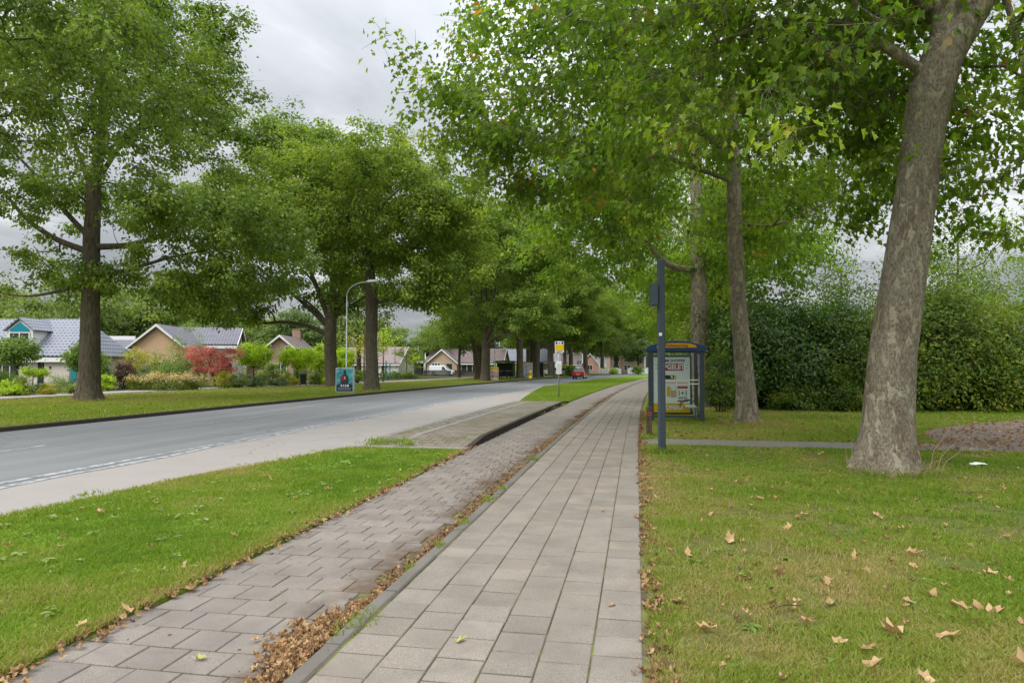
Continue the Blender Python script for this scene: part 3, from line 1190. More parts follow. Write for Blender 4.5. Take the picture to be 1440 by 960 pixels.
# right lawn
S, Y = scatter(rng, .07, 20, 2.2, 15.3, dens_near)
wet = .6 * fbm(S, Y, 1.6, 5) + .4 * fbm(S, Y, .5, 12)
v = np.clip(-.36 + 1.62 * wet + .24 * np.clip((S - .5) / 3, 0, 1) * (Y > 5) - .30 * np.exp(-np.clip(S - .1, 0, None) / .7) + rng.normal(0, .2, len(S)) - .22 * np.exp(-((S - 1.6) ** 2 / 1.2 + (Y - 5.2) ** 2 / 4)), 0, 1)
bare = fbm(S, Y, .55, 31)
keep = rng.random(len(S)) < np.clip((bare - .30) * 5.5, .12, 1)
S, Y, v = S[keep], Y[keep], v[keep]
ki = ~in_yard(S, Y)
S, Y, v = S[ki], Y[ki], v[ki]
h = .020 + .050 * fbm(S, Y, .45, 8) ** 1.5 + .020 * v
blades('lawn_grass', S, Y, .043, h * rng.uniform(.7, 1.3, len(S)), bw(S, Y), v, 1)
# strip behind the side path, up to the hedge
S, Y = scatter(rng, .2, 22, 16.6, 32, lambda d: 520 if d < 26 else 260)
ki = ~in_yard(S, Y)
S, Y = S[ki], Y[ki]
v = np.clip(.05 + .85 * fbm(S, Y, 2.2, 15) + .22 * (S > 5) + rng.normal(0, .17, len(S)), 0, 1)
blades('back_lawn_grass', S, Y, .043, .04 + .05 * fbm(S, Y, 1.2, 9), bw(S, Y) * 1.3, v, 2)
# front verge
S, Y = scatter(rng, bay_near, -3.50, 1.5, 13.8, dens_near)
ed = S - bay_near(Y)
v = np.clip(.06 + 1.0 * fbm(S, Y, 1.1, 21) + .35 * fbm(S, Y, .35, 22) - .42 * np.exp(-ed / .45) - .3 * np.exp(-(-3.5 - S) / .22) + rng.normal(0, .15, len(S)), 0, 1)
h = .022 + .065 * fbm(S, Y, .4, 18) ** 1.4 + .02 * np.exp(-ed / .3)
blades('front_verge_grass', S, Y, .028, h * rng.uniform(.7, 1.3, len(S)), bw(S, Y), v, 3)
# far verges
S, Y = scatter(rng, lambda y: np.interp(y, [33, 58, 300], [-5.9, -9.1, -9.1]), -3.5, 33, 100, lambda d: 190 if d < 60 else 70)
v = np.clip(.40 + .6 * fbm(S, Y, 3, 25) + rng.normal(0, .12, len(S)), 0, 1)
blades('median_verge_grass', S, Y, .04, np.full(len(S), .075), np.full(len(S), .04), v, 4)
S, Y = scatter(rng, street_r, -16.98, 10, 95, lambda d: 170 if d < 45 else 60)
v = np.clip(.0 + .95 * fbm(S, Y * .35, 2.6, 35) + .16 * np.exp(-((S + 20) / 2.2) ** 2) + rng.normal(0, .13, len(S)), 0, 1)
blades('road_verge_grass', S, Y, .12, np.full(len(S), .075) * rng.uniform(.6, 1.3, len(S)), np.full(len(S), .035), v, 5)
def rosettes(name, S, Y, z, seed, mat, label):
    rg = np.random.default_rng(seed)
    k = rg.integers(5, 11, len(S))
    i = np.repeat(np.arange(len(S)), k)
    a = rg.uniform(0, 2 * np.pi, len(i))
    sz = (rg.uniform(.035, .085, len(S)))[i] * rg.uniform(.7, 1.2, len(i))
    P = np.stack([S[i] + curve(Y[i]) + np.cos(a) * sz * .5, Y[i] + np.sin(a) * sz * .5, np.full(len(i), z) + rg.uniform(0, .02, len(i))], -1)
    tip = np.stack([np.cos(a), np.sin(a), rg.uniform(.0, .4, len(i))], -1)
    nr = rg.normal(size=(len(i), 3)) * .25 + np.array([0, 0, 1.0])
    o = link(name, leaf_cloud(name, BUSH_LEAF, P, nr, tip, sz, np.clip(rg.normal(.55, .2, len(i)), 0, 1), .9), M[mat])
    return tag(o, label, 'weeds', kind='stuff')


n = 190
rosettes('lawn_weeds', .3 + 7 * rng.random(n) ** 1.2, 3 + 12 * rng.random(n), .055, 61, 'globe', 'small broad leaved weeds scattered in the right lawn')
n = 150
rosettes('verge_weeds', -6.9 + 3.3 * rng.random(n), 3 + 10.5 * rng.random(n), .055, 62, 'olive', 'small clover like weeds in the left front verge')
# weeds in the kerb and the platform joints
cl = [(-1.84, 4.35, .09, 120), (-1.85, 7.3, .05, 60), (-1.86, 8.6, .06, 70), (-1.85, 6.35, .04, 40), (-1.84, 9.4, .05, 50), (-1.86, 12.4, .06, 60), (-1.9, 5.6, .03, 30),
      (-5.6, 14.6, .25, 300), (-5.2, 14.9, .18, 200), (-4.9, 14.3, .15, 150), (-5.8, 16.2, .14, 120), (-5.8, 18, .14, 90), (-5.0, 16.8, .15, 90), (-5.0, 20, .2, 90), (-4.2, 15.4, .1, 60),
      (-4.0, 17, .15, 60), (-3.8, 24, .3, 160), (-3.7, 28, .3, 160), (-3.6, 30.5, .3, 200), (-5.75, 22, .2, 90), (-5.7, 26, .2, 100), (-5.5, 30, .3, 120), (-5.15, 15.6, .2, 160), (-5.5, 15.4, .3, 200), (-4.6, 18.5, .25, 140), (-4.3, 21, .3, 140), (-4.9, 23.5, .25, 120), (-4.0, 26, .35, 160), (-5.85, 15.0, .2, 220), (-5.85, 17.0, .15, 120), (-5.9, 20, .15, 90), (-7.2, 8.0, .1, 60), (.28, 17.3, .12, 160), (.2, 16.6, .15, 120), (.3, 14.2, .2, 260)]
SS, YY, HH, ZZ = [], [], [], []
for s, y, r, n in cl:
    SS.append(rng.normal(s, r * .6, n))
    YY.append(rng.normal(y, r * 1.5, n))
    HH.append(rng.uniform(.03, .075 + .5 * (r > .1) * .08, n))
S, Y, h = np.concatenate(SS), np.concatenate(YY), np.concatenate(HH)
o = blades('kerb_weeds', S, Y, .05, h, bw(S, Y) * 1.1, np.clip(rng.normal(.68, .2, len(S)), 0, 1), 6)

# ================================================================== TREES
def local(base, d, pts):
    return [tuple(atd(px, py, d) - base) if len((px, py)) == 2 else None for px, py in pts]


def depth_of(p):
    return p.dot(FH)


def lobe(base, px, py, d, r, n):
    return (tuple(atd(px, py, d) - base), r, n)


# --- plane trees on the right
b1 = at(1245, 662, .045)
d1 = depth_of(b1)
T = [(0, 0, -.1)] + local(b1, d1, [(1247, 610), (1252, 520), (1267, 420), (1282, 316), (1295, 211), (1308, 135), (1328, 70), (1372, 8), (1415, -60), (1450, -170), (1470, -320)])
plane1 = tree('plane_tree', 'thick mottled plane tree trunk leaning right on the near lawn, nearest tree', 'tree', b1, 0, M['plane_bark'], M['plane_leaf'], 21,
              T, [.40, .375, .36, .35, .325, .305, .33, .31, .26, .2, .13, .06],
              [((1.0, .3, 10.5), (5.6, 5.6, 4.6), 300), lobe(b1, 1060, 50, d1 - .6, (3.2, 3.2, 1.9), 150), lobe(b1, 1440, 170, d1 + .8, (2.4, 2.8, 2.3), 115),
               lobe(b1, 930, -70, d1 + 1.2, (3.0, 3.0, 2.0), 70), lobe(b1, 1220, 130, d1 + 3, (2.8, 2.2, 1.8), 70)],
              4.2, PLANE_LEAF, 44, .30, .145, 'plane trees beside the footpath', .022, floor=4.3, clear_ball=[(tuple(atd(1325, 60, d1 - 1.0) - b1), 1.3), (tuple(atd(1340, 60, d1 - 2.6) - b1), 1.2), (tuple(atd(1335, 90, d1 - 4.2) - b1), 1.1)], step=.5, twigs=8, tip=.014, sides=44, bump=.05, flare=(.5, .34),
              limbs=[(local(b1, d1, [(1335, 70), (1332, 10), (1328, -60), (1310, -170), (1290, -300)]), .24, .08),
                     (local(b1, d1, [(1318, 120), (1240, 60), (1160, 20), (1080, 30), (1010, 60)]), .10, .03),
                     (local(b1, d1, [(1400, -40), (1430, 40), (1440, 110), (1450, 180)]), .07, .02)])
b2 = at(1050, 596, .045)
d2 = depth_of(b2)
T = [(0, 0, -.1)] + local(b2, d2, [(1048, 540), (1043, 480), (1036, 400), (1033, 300), (1031, 210), (1029, 120), (1026, 0), (1024, -110)])
plane2 = tree('plane_tree', 'slender mottled plane tree standing right of the bus shelter, yellow patches on bark', 'tree', b2, 0, M['plane_bark'], M['plane_leaf'], 33,
              T, [.32, .275, .25, .235, .215, .18, .13, .08, .04],
              [((0, 0, 12.4), (5.6, 5.6, 5.0), 270), lobe(b2, 772, 130, d2 - 3, (2.9, 3.0, 2.5), 170), lobe(b2, 655, 150, d2 - 3.4, (1.45, 1.8, .8), 24), lobe(b2, 850, 20, d2 - 2, (3.2, 3.0, 2.4), 70),
               lobe(b2, 860, 240, d2 - 1, (3.6, 3.4, 2.2), 160), lobe(b2, 1140, 270, d2 + 1, (3.2, 3.2, 2.0), 120)],
              5.0, PLANE_LEAF, 43, .31, .155, 'plane trees beside the footpath', .018, floor=4.9, clear_ball=[(tuple(atd(px_, py_, d2 - dd_) - b2), rr_) for px_, py_, dd_, rr_ in ((1032, 190, 1.6, 1.2), (1032, 260, 1.6, 1.2), (1033, 330, 1.6, 1.3), (1032, 200, 3.6, 1.2), (1032, 280, 3.6, 1.2), (1034, 340, 3.6, 1.2), (1030, 230, 5.4, 1.1), (985, 310, 1.0, 1.3), (985, 370, 2.0, 1.2), (980, 340, 4.0, 1.1))], step=.5, twigs=7, tip=.014, sides=34, bump=.06, flare=(.38, .3),
              limbs=[(local(b2, d2, [(1031, 220), (995, 190), (950, 165), (905, 100), (850, 50)]), .15, .04),
                     (local(b2, d2, [(1031, 260), (960, 230), (860, 190), (760, 140), (640, 140)]), .09, .02),
                     (local(b2, d2, [(1033, 320), (1090, 320), (1150, 290), (1200, 270)]), .06, .02)])
b3 = ground(985, 29.5, .045)
d3 = 29.5
T = [(0, 0, -.1)] + local(b3, d3, [(985, 540), (984, 470), (983, 390), (980, 300), (975, 200), (972, 100), (970, 30)])
plane3 = tree('plane_tree', 'brown plane tree behind the bus shelter with a low limb reaching over the path', 'tree', b3, 0, M['plane_bark'], M['plane_leaf'], 47,
              T, [.44, .40, .375, .34, .27, .17, .09, .05],
              [((-.5, 0, 11.5), (5.6, 5.6, 5.2), 230), lobe(b3, 850, 330, d3 - .5, (3.0, 3.2, 2.2), 100), lobe(b3, 1060, 330, d3, (2.6, 3, 2), 60)],
              5.0, PLANE_LEAF, 54, .38, .175, 'plane trees beside the footpath', .015, floor=4.8, step=.6, sides=26, bump=.05, flare=(.35, .35),
              limbs=[(local(b3, d3, [(979, 384), (940, 377), (912, 345), (890, 300), (850, 250)]), .17, .05),
                     (local(b3, d3, [(981, 310), (1010, 270), (1040, 240)]), .1, .03)])
for k, (s, Y, rz, sc, lab) in enumerate([
        (3.0, 40.0, 2.2, 1.0, 'plane tree half hidden directly behind the brown plane tree by the shelter'),
        (3.2, 51.0, 4.1, .95, 'plane tree further along the path, second behind the bus shelter'),
        (3.0, 63.0, 1.1, 1.02, 'plane tree by the path beyond the shelter, third behind it'),
        (3.4, 76.0, 5.3, .97, 'plane tree far along the path where it bends, fourth behind the shelter'),
        (3.2, 92.0, 3.0, 1.0, 'farthest plane tree on the right side of the path')]):
    copy_tree(plane3, (s + cv(Y), Y, .045), rz, lab, scale=(sc, sc, sc))

# --- oaks on the left
bo1 = at(125, 563, .12)
do1 = depth_of(bo1)
T = [(0, 0, -.1)] + local(bo1, do1, [(126, 520), (127, 450), (128, 390), (129, 330), (133, 260), (141, 190), (150, 110), (157, 20), (160, -60)])
oak1 = tree('oak_tree', 'oak with long spreading limbs alone on the left verge, before the blue roofed house', 'tree', bo1, 0, M['oak_bark'], M['oak_leaf'], 61,
            T, [.50, .45, .42, .40, .36, .29, .22, .16, .10, .05],
            [((-.6, 0, 14.8), (7.8, 8.4, 6.6), 540), lobe(bo1, 335, 330, do1 - 1, (3.4, 3.6, 2.0), 130), lobe(bo1, 300, 410, do1, (2.6, 2.6, 1.2), 60), lobe(bo1, 325, 432, do1 - .6, (2.2, 2.6, .8), 48), lobe(bo1, 275, 452, do1, (1.7, 2.2, .4), 24), lobe(bo1, 250, 70, do1, (3.0, 3.4, 3.0), 110), lobe(bo1, 20, 400, do1 + .5, (3.4, 3.4, 1.2), 60), lobe(bo1, 190, 400, do1 + 1, (2.6, 3, .8), 34),
             lobe(bo1, 250, 330, do1 - .5, (2.6, 3, 1.6), 40)],
            5.2, OAK_LEAF, 92, .32, .19, 'oaks along the left side of the road', floor=5.4, step=.6, twigs=4, gap=1.6, sides=30, bump=.05, flare=(.62, .3), droop=.3,
            limbs=[(local(bo1, do1, [(128, 352), (80, 338), (40, 312), (5, 270), (-40, 240)]), .17, .04), (local(bo1, do1, [(128, 342), (85, 290), (45, 240), (5, 200)]), .14, .04),
                   (local(bo1, do1, [(128, 346), (180, 346), (235, 330), (295, 288), (360, 265)]), .17, .04), (local(bo1, do1, [(127, 393), (185, 378), (245, 360), (300, 350)]), .12, .03),
                   (local(bo1, do1, [(127, 398), (80, 410), (40, 418), (0, 412)]), .12, .03), (local(bo1, do1, [(133, 260), (165, 210), (210, 160), (260, 110)]), .14, .04),
                   (local(bo1, do1, [(131, 275), (105, 200), (80, 140), (60, 60)]), .13, .04)])
bo2 = at(468, 543.5, .12)
do2 = depth_of(bo2)
T = [(0, 0, -.1)] + local(bo2, do2, [(466, 515), (464, 488), (465, 462), (468, 410), (470, 340), (468, 270), (466, 220)])
oak2 = tree('oak_tree', 'low forked oak beside the teal poster board with one limb almost level', 'tree', bo2, 0, M['oak_bark'], M['oak_leaf'], 72,
            T, [.55, .50, .47, .46, .30, .2, .12, .06],
            [((-1.2, 0, 13.2), (8.2, 8.2, 6.6), 520), lobe(bo2, 320, 410, do2 - 1, (3.8, 4, 2.3), 150), lobe(bo2, 340, 300, do2, (4.5, 5, 4), 190), lobe(bo2, 400, 190, do2 - 4, (3.4, 3.4, 2.6), 90), lobe(bo2, 318, 445, do2 - 3, (2.4, 2.6, .7), 36), lobe(bo2, 430, 235, do2, (4, 4, 2.8), 100)],
            4.0, OAK_LEAF, 84, .40, .25, 'oaks along the left side of the road', floor=5.2, step=.7, sides=26, bump=.06, flare=(.45, .35), droop=.3,
            limbs=[(local(bo2, do2, [(465, 470), (435, 458), (400, 452), (368, 455), (335, 450)]), .22, .05), (local(bo2, do2, [(465, 464), (438, 436), (405, 408), (370, 390)]), .22, .06),
                   (local(bo2, do2, [(466, 455), (446, 405), (424, 350), (410, 300)]), .24, .07), (local(bo2, do2, [(467, 450), (490, 412), (512, 375), (540, 330)]), .2, .05),
                   (local(bo2, do2, [(466, 458), (452, 420), (440, 395), (400, 350)]), .17, .05),
                   (local(bo2, do2, [(467, 455), (476, 415), (486, 370), (490, 320)]), .18, .05), (local(bo2, do2, [(465, 460), (448, 438), (428, 420), (396, 408)]), .15, .04), (local(bo2, do2, [(467, 448), (500, 425), (535, 405)]), .13, .04)])
bo3 = at(523, 549, .12)
do3 = depth_of(bo3)
T = [(0, 0, -.1)] + local(bo3, do3, [(523, 525), (522, 480), (523, 425), (519, 370), (511, 325), (506, 280), (512, 235), (518, 205)])
oak3 = tree('oak_tree', 'straight trunked oak at the kerb just right of the teal poster board', 'tree', bo3, 0, M['oak_bark'], M['oak_leaf_yellow'], 83,
            T, [.48, .44, .41, .39, .33, .25, .17, .1, .05],
            [lobe(bo3, 535, 285, do3, (6.0, 6.2, 4.8), 430), lobe(bo3, 630, 330, do3 - .5, (3.0, 3.4, 3.6), 190), lobe(bo3, 440, 270, do3 + 1, (4.2, 4.4, 3.6), 170), lobe(bo3, 600, 410, do3, (2.6, 3, 1.2), 60)],
            4.6, OAK_LEAF, 90, .37, .23, 'oaks along the left side of the road', floor=5.0, step=.65, sides=26, bump=.05, flare=(.35, .35), droop=.3,
            limbs=[(local(bo3, do3, [(523, 428), (560, 420), (600, 404), (640, 388)]), .15, .04), (local(bo3, do3, [(513, 332), (480, 292), (445, 262)]), .17, .05),
                   (local(bo3, do3, [(511, 320), (545, 280), (580, 250)]), .15, .04), (local(bo3, do3, [(520, 385), (480, 360), (440, 340)]), .12, .04)])
GO = 'oaks along the left side of the road'
tree('oak_tree', 'oak overhanging the top left corner, its trunk outside the picture', 'tree', (-17.8, 13.0, .12), 0, M['oak_bark'], M['oak_leaf'], 66,
     [(0, 0, -.1), (0, 0, 3), (.1, 0, 6), (.2, .1, 10), (.1, .2, 15), (0, .2, 18)], [.5, .42, .38, .28, .14, .05],
     [((0, 0, 13.2), (6.7, 7.4, 6.0), 400), ((3.2, 4.0, 9.6), (2.6, 3.0, 2.0), 100)], 4.6, OAK_LEAF, 96, .30, .135, GO, floor=6.0, twigs=5, step=.6, sides=24, flare=(.5, .3), droop=.3)
for px, py, src, rz, sc, lab in [
        (682, 535.5, oak2, 2.1, .96, 'oak behind the purple and yellow poster board on the verge'),
        (731, 532, oak3, 1.7, 1.05, 'oak between the bicycle shelter and the colourful poster panel'),
        (753, 531, oak2, 3.6, .98, 'oak just right of the colourful poster panel by the road')]:
    copy_tree(src, at(px, py, .12), rz, lab, GO, scale=(sc, sc, sc))
far_rows = [(-20.5, 103, oak3, .4), (-20.8, 116, oak2, 5.1), (-20.4, 129, oak3, 3.3), (-20.6, 143, oak2, .9), (-20.5, 158, oak3, 2.2), (-20.7, 174, oak2, 4.4), (-20.5, 192, oak3, 5.5),
            (-20.6, 212, oak2, 1.5), (-20.5, 235, oak3, .2), (-20.5, 262, oak2, 2.7), (-26.5, 96, oak2, 1.3), (-27, 124, oak3, 4.9), (-27, 150, oak2, 3.9)]
for k, (s, Y, src, rz) in enumerate(far_rows):
    copy_tree(src, (s + cv(Y), Y, .12), rz, 'distant oak in the row lining the far end of the road', 'distant oaks along the bending road')
# leaning pale trunks on the verge by the van
def small_tree(name, label, px, d, h, r, seed, leaf, lean=0.0, clear=.38, per=46, size=.3, rx=.34, group=None, cat='tree', n=110, bark='stem', z=.12):
    b = ground(px, d, z)
    T = [(0, 0, -.1), (lean * .3, 0, h * .3), (lean * .7, 0, h * .6), (lean, 0, h * .9)]
    return tree(name, label, cat, b, 0, M[bark], M[leaf], seed, T, [r * 1.25, r, r * .7, r * .3],
                [((lean, 0, h * .68), (h * rx, h * rx, h * .32), n)], h * clear, OAK_LEAF, per, h * .048, size, group, floor=h * clear, step=h * .06, sides=12, flare=(.3, .3))


small_tree('maple_tree', 'pale trunked tree leaning left beside the oak near the white van', 672, 84, 11, .3, 101, 'oak_leaf', -1.2)
small_tree('maple_tree', 'forked tree behind the white van in front of the brick bungalow', 616, 129, 10.5, .22, 102, 'oak_leaf', .2)
small_tree('maple_tree', 'slim tree right of the white van against the bungalow roof', 645, 100, 9, .2, 103, 'far_leaf', .3)
small_tree('thin_tree', 'thin half bare brownish tree just left of the straight oak', 512, 72, 6.6, .07, 104, 'yellow', 0, .3, 12, .22, .22, n=60)
small_tree('thin_tree', 'thin young yellowing tree just right of the straight oak', 539, 74, 6.2, .06, 105, 'lime', 0, .3, 12, .22, .18, n=50)
small_tree('young_tree', 'young bushy tree beside the flat canopy of the bungalow', 572, 96, 4.6, .07, 106, 'olive', 0, .3, 24, .25, .42, n=50)
small_tree('young_tree', 'small bright green tree at the left end of the bungalow', 583, 104, 3.8, .06, 107, 'lime', 0, .3, 22, .25, .36, n=40)
# woods and trees behind the houses
bt1 = small_tree('background_tree', 'tall pale green tree rising behind the blue roofed house', 105, 84, 13.5, .32, 120, 'far_leaf', 0, .15, 58, .42, .40, n=150)
bt2 = small_tree('background_tree', 'round green tree behind the brown roofed house with the chimney', 430, 105, 10.5, .32, 121, 'far_leaf_dark', .3, .12, 58, .46, .44, n=150)
bt3 = small_tree('background_tree', 'tall forked tree standing between the lamp post and the straight oak', 505, 84, 14.0, .26, 122, 'far_leaf', -.3, .30, 54, .4, .26, n=120)
GB = 'trees behind the houses'
bg = [(-40, 92, bt1, 1.0, 'pale green tree at the left edge behind the blue roofed house'), (40, 100, bt2, .98, 'dark tree behind the ridge of the blue roofed house'),
      (160, 96, bt2, .95, 'green tree behind the tan gabled house, left side'), (205, 100, bt1, 1.0, 'pale green tree behind the tan gable'), (262, 108, bt2, .95, 'dark tree between the tan house and the white house'),
      (318, 110, bt1, .85, 'green tree behind the white walled house'), (372, 106, bt1, .7, 'pale tree left of the brown roofed house'), (470, 118, bt2, .72, 'dark tree behind the forked oak'),
      (396, 122, bt1, .74, 'tree rising behind the brick gable'),
      (545, 128, bt1, .72, 'pale green tree behind the pinkish roof'), (566, 140, bt2, .66, 'dark tree left of the tall far lamp'), (590, 150, bt2, .8, 'dark tree behind the flat canopy'),
      (610, 145, bt1, .72, 'pale tree behind the brick bungalow'), (637, 160, bt2, .85, 'dark tree behind the bungalow roof'), (665, 150, bt1, 1.2, 'pale green tree right of the bungalow'),
      (705, 150, bt2, 1.2, 'dark tree behind the bicycle shelter'), (735, 165, bt1, 1.25, 'pale tree behind the blue grey far roof'), (770, 175, bt2, 1.3, 'dark tree behind the far bus shelter'),
      (800, 215, bt1, 1.4, 'pale tree behind the red brick gable'), (832, 240, bt2, 1.45, 'dark tree beyond the red brick gable'), (862, 250, bt1, 1.4, 'pale tree behind the far white fence'),
      (888, 235, bt2, 1.3, 'dark tree at the far end of the path'), (912, 240, bt1, 1.3, 'pale yellow green tree closing the end of the path'), (945, 230, bt2, 1.3, 'dark tree hidden beyond the shelter'),
      (848, 165, bt1, .8, 'tree left of the far brick house by the white fence'), (898, 160, bt2, .8, 'tree right of the far brick house by the white fence'), (868, 172, bt1, .62, 'small tree right before the far brick house'),
      (520, 170, bt2, .8, 'dark far tree behind the thin trees'), (-110, 98, bt2, 1.05, 'dark tree beyond the left edge')]
for i, (px, d, src, sc, lab) in enumerate(bg):
    copy_tree(src, ground(px, d, .1), i * 1.37, lab, GB, scale=(sc, sc, sc))
bt1['group'] = bt2['group'] = bt3['group'] = GB


# ================================================================== SHRUBS AND HEDGES
def shrub(name, label, cat, loc, w, dp, h, mat, n, size, seed, rz=YAW, tmpl=BUSH_LEAF, power=2.4, z0=.0, stems=7, width=1.0, lump=.10, group=None, stem_h=0.0, stem_r=.018, updir=.35, inner=.35, clus=None, top=None):
    rng = np.random.default_rng(seed)
    k = clus or max(18, n // 80)
    d = rng.normal(size=(k, 3))
    d[:, 2] = np.abs(d[:, 2]) * (1.15 if stem_h == 0 else 1.0) - (.55 if stem_h == 0 else .75)
    d /= (np.sum(np.abs(d) ** power, axis=1, keepdims=True)) ** (1 / power)
    rad = np.where(rng.random(k) < inner, rng.uniform(.45, .85, k), rng.uniform(.82, 1.0, k))
    rad *= 1 + rng.normal(0, lump, k)
    half = np.array([w / 2, dp / 2, h / 2 if stem_h else h * .62])
    zc = stem_h + h / 2 if stem_h else h * .38
    C = d * rad[:, None] * half + np.array([0, 0, zc])
    if h > 2.5 and stem_h == 0:                        # uneven top
        C[:, 2] *= 1 + .42 * (vnoise(C[:, 0] + seed * 7.3, C[:, 1] * .4, 1.1, seed) - .5)
    C[:, 2] = np.clip(C[:, 2], z0 + size * .3, None)
    idx = rng.integers(0, k, n)
    sp = .062 * (w + dp + h) / 3 + size * .5
    g = rng.normal(size=(n, 3)) * sp * np.array([1, 1, .75])
    P = C[idx] + g
    P[:, 2] = np.abs(P[:, 2] - z0) + z0
    out = d[idx] * np.array([1, 1, .8])
    nr = out * .9 + rng.normal(size=(n, 3)) * .55 + np.array([0, 0, updir])
    tip = out + rng.normal(size=(n, 3)) * .7 + np.array([0, 0, -.25])
    cl = rng.normal(0, .17, k)
    v = np.clip(.47 + cl[idx] + rng.normal(0, .15, n), 0, 1)
    if top is not None:
        v = np.where(P[:, 2] > h * .62 + rng.normal(0, .08, n) * h, np.clip(v + top, 0, 1), np.clip(v - top * .5, 0, .42))
    root = thing(name, label, cat, loc, rz, group)
    link('foliage', leaf_cloud('foliage', tmpl, P, nr, tip, size * rng.uniform(.6, 1.3, n), v, width), mat, root)
    mb = MB()
    if stem_h:
        mb.tube([(0, 0, -.05), (.02 * rng.normal(), 0, stem_h * .5), (0, 0, stem_h + h * .3)], [stem_r * 1.2, stem_r, stem_r * .8], 8)
        for j in range(8):
            c = C[rng.integers(0, k)]
            mb.tube([(0, 0, stem_h * .96), c * .55 + np.array([0, 0, stem_h * .4]), c * .95], [stem_r * .5, stem_r * .35, stem_r * .12], 5)
    else:
        for j in range(stems):
            c = C[rng.integers(0, k)]
            x0 = np.array([c[0] * .35 + rng.normal() * .05, c[1] * .35, -.04])
            mb.tube([x0, x0 * .4 + c * .55 + np.array([0, 0, .05]), c], [stem_r * 1.3, stem_r, stem_r * .3], 5)
    mb.build('stem', M['stem'], root, smooth=True)
    return root


# tall hedge right of the lawn, thing by thing
shrub('laurel_shrub', 'dark glossy laurel shrub between the slender plane tree and the bus shelter', 'shrub', ground(1080, 28.5, .04), 4.0, 3.2, 4.0, M['laurel'], 40000, .17, 201, power=3.2, stems=16, stem_r=.035, lump=.2)
shrub('laurel_shrub', 'dark green laurel shrub left of the nearest trunk with a deep shady hollow', 'shrub', ground(1150, 28.3, .04), 3.9, 3.2, 4.1, M['laurel'], 33000, .16, 202, power=3.0, stems=16, stem_r=.035, lump=.22)
shrub('mixed_shrub', 'yellowing mixed shrub directly behind the nearest plane trunk', 'shrub', ground(1205, 27.4, .04), 3.2, 3.0, 3.5, M['hedge'], 26000, .14, 203, power=2.6, stems=14, stem_r=.03, lump=.2)
shrub('beech_hedge', 'tall beech hedge right of the nearest trunk above the leafy yard', 'hedge', ground(1318, 27.2, .04), 5.0, 3.4, 4.2, M['hedge'], 50000, .15, 204, power=4, stems=22, stem_r=.03, lump=.15)
shrub('beech_hedge', 'tall beech hedge running out of the picture at the right edge', 'hedge', ground(1490, 26.8, .04), 6.0, 3.4, 3.9, M['hedge'], 52000, .15, 205, power=4, stems=22, stem_r=.03, lump=.15)
shrub('dark_shrub', 'dark bush in the gap left of the tall laurel, behind the shelter leg', 'shrub', ground(1024, 34, .04), 3.2, 3.2, 4.0, M['laurel'], 14000, .17, 206, power=2.8, stems=12, stem_r=.03)
shrub('low_shrub', 'low yellow spotted shrub at the foot of the tall laurels', 'shrub', ground(1118, 26.4, .04), 1.7, 1.0, 1.0, M['hedge'], 3200, .11, 207, power=2.2)
shrub('low_shrub', 'low green shrub at the foot of the hedge, left of the nearest trunk', 'shrub', ground(1187, 26.0, .04), 1.9, 1.0, 1.1, M['hedge'], 3600, .11, 208, power=2.2)
shrub('thin_shrub', 'thin yellow leaved shoots between the shelter and the slender plane tree', 'shrub', ground(1012, 25.5, .04), 1.0, .8, 2.3, M['hedge'], 900, .13, 209, power=2.0, stems=12, stem_r=.012)
for k, (s, Y, w, h, m_, lab) in enumerate([(4.6, 38, 4.2, 5.4, 'hedge', 'green bush seen through the glass of the bus shelter'), (4.4, 46, 5, 5.2, 'oak_leaf_yellow', 'yellow green bush beyond the bus shelter beside the path'),
                                          (4.6, 56, 5.5, 5.6, 'hedge', 'tall bush right of the path beyond the bus shelter'), (4.6, 68, 6.5, 6, 'oak_leaf_yellow', 'far yellow green bush right of the path'),
                                          (4.8, 84, 8, 6, 'hedge', 'farthest bush on the right side of the path')]):
    shrub('tall_bush', lab, 'bush', (s + cv(Y), Y, .04), 4.2, w * 1.5, h, M[m_], 9000, .26, 220 + k, rz=0, power=2.8, stems=9, stem_r=.04)
shrub('tall_bush', 'dense bush closing the view behind the tall laurel', 'bush', ground(1110, 33, .04), 7, 4, 4.3, M['hedge'], 12000, .24, 230, power=3, stems=10, stem_r=.04)
shrub('tall_bush', 'dense bush closing the view behind the beech hedge', 'bush', ground(1300, 34, .04), 12, 4, 4.3, M['hedge'], 16000, .24, 231, power=4, stems=10, stem_r=.04)
small_tree('birch_tree', 'airy fine leaved tree behind the hedge right of the nearest trunk', 1345, 33, 9.0, .10, 240, 'oak_leaf', .2, .34, 46, .13, .30, n=190, z=.04)
small_tree('birch_tree', 'airy fine leaved tree behind the hedge at the right edge', 1455, 35, 7.6, .09, 241, 'oak_leaf', .2, .34, 40, .13, .34, n=150, z=.04)
small_tree('birch_tree', 'sparse airy tree behind the hedge left of the nearest trunk', 1180, 38, 8.0, .10, 242, 'hedge', .2, .34, 30, .15, .32, n=130, z=.04)

# gardens across the road
def garden(name, label, cat, px0, px1, ytop, ybase, mat, n, size, seed, d=None, dp=None, **kw):
    c = (px0 + px1) / 2
    p = at(c, ybase, .12) if d is None else ground(c, d, .12)
    dd = depth_of(p)
    w = (px1 - px0) * dd / 960 * .88
    h = (515 - ytop) * dd / 960 + EYE - .12
    return shrub(name, label, cat, p, w, dp or w * .8, h, M[mat] if isinstance(mat, str) else mat, n, size, seed, stem_r=.025, **kw)


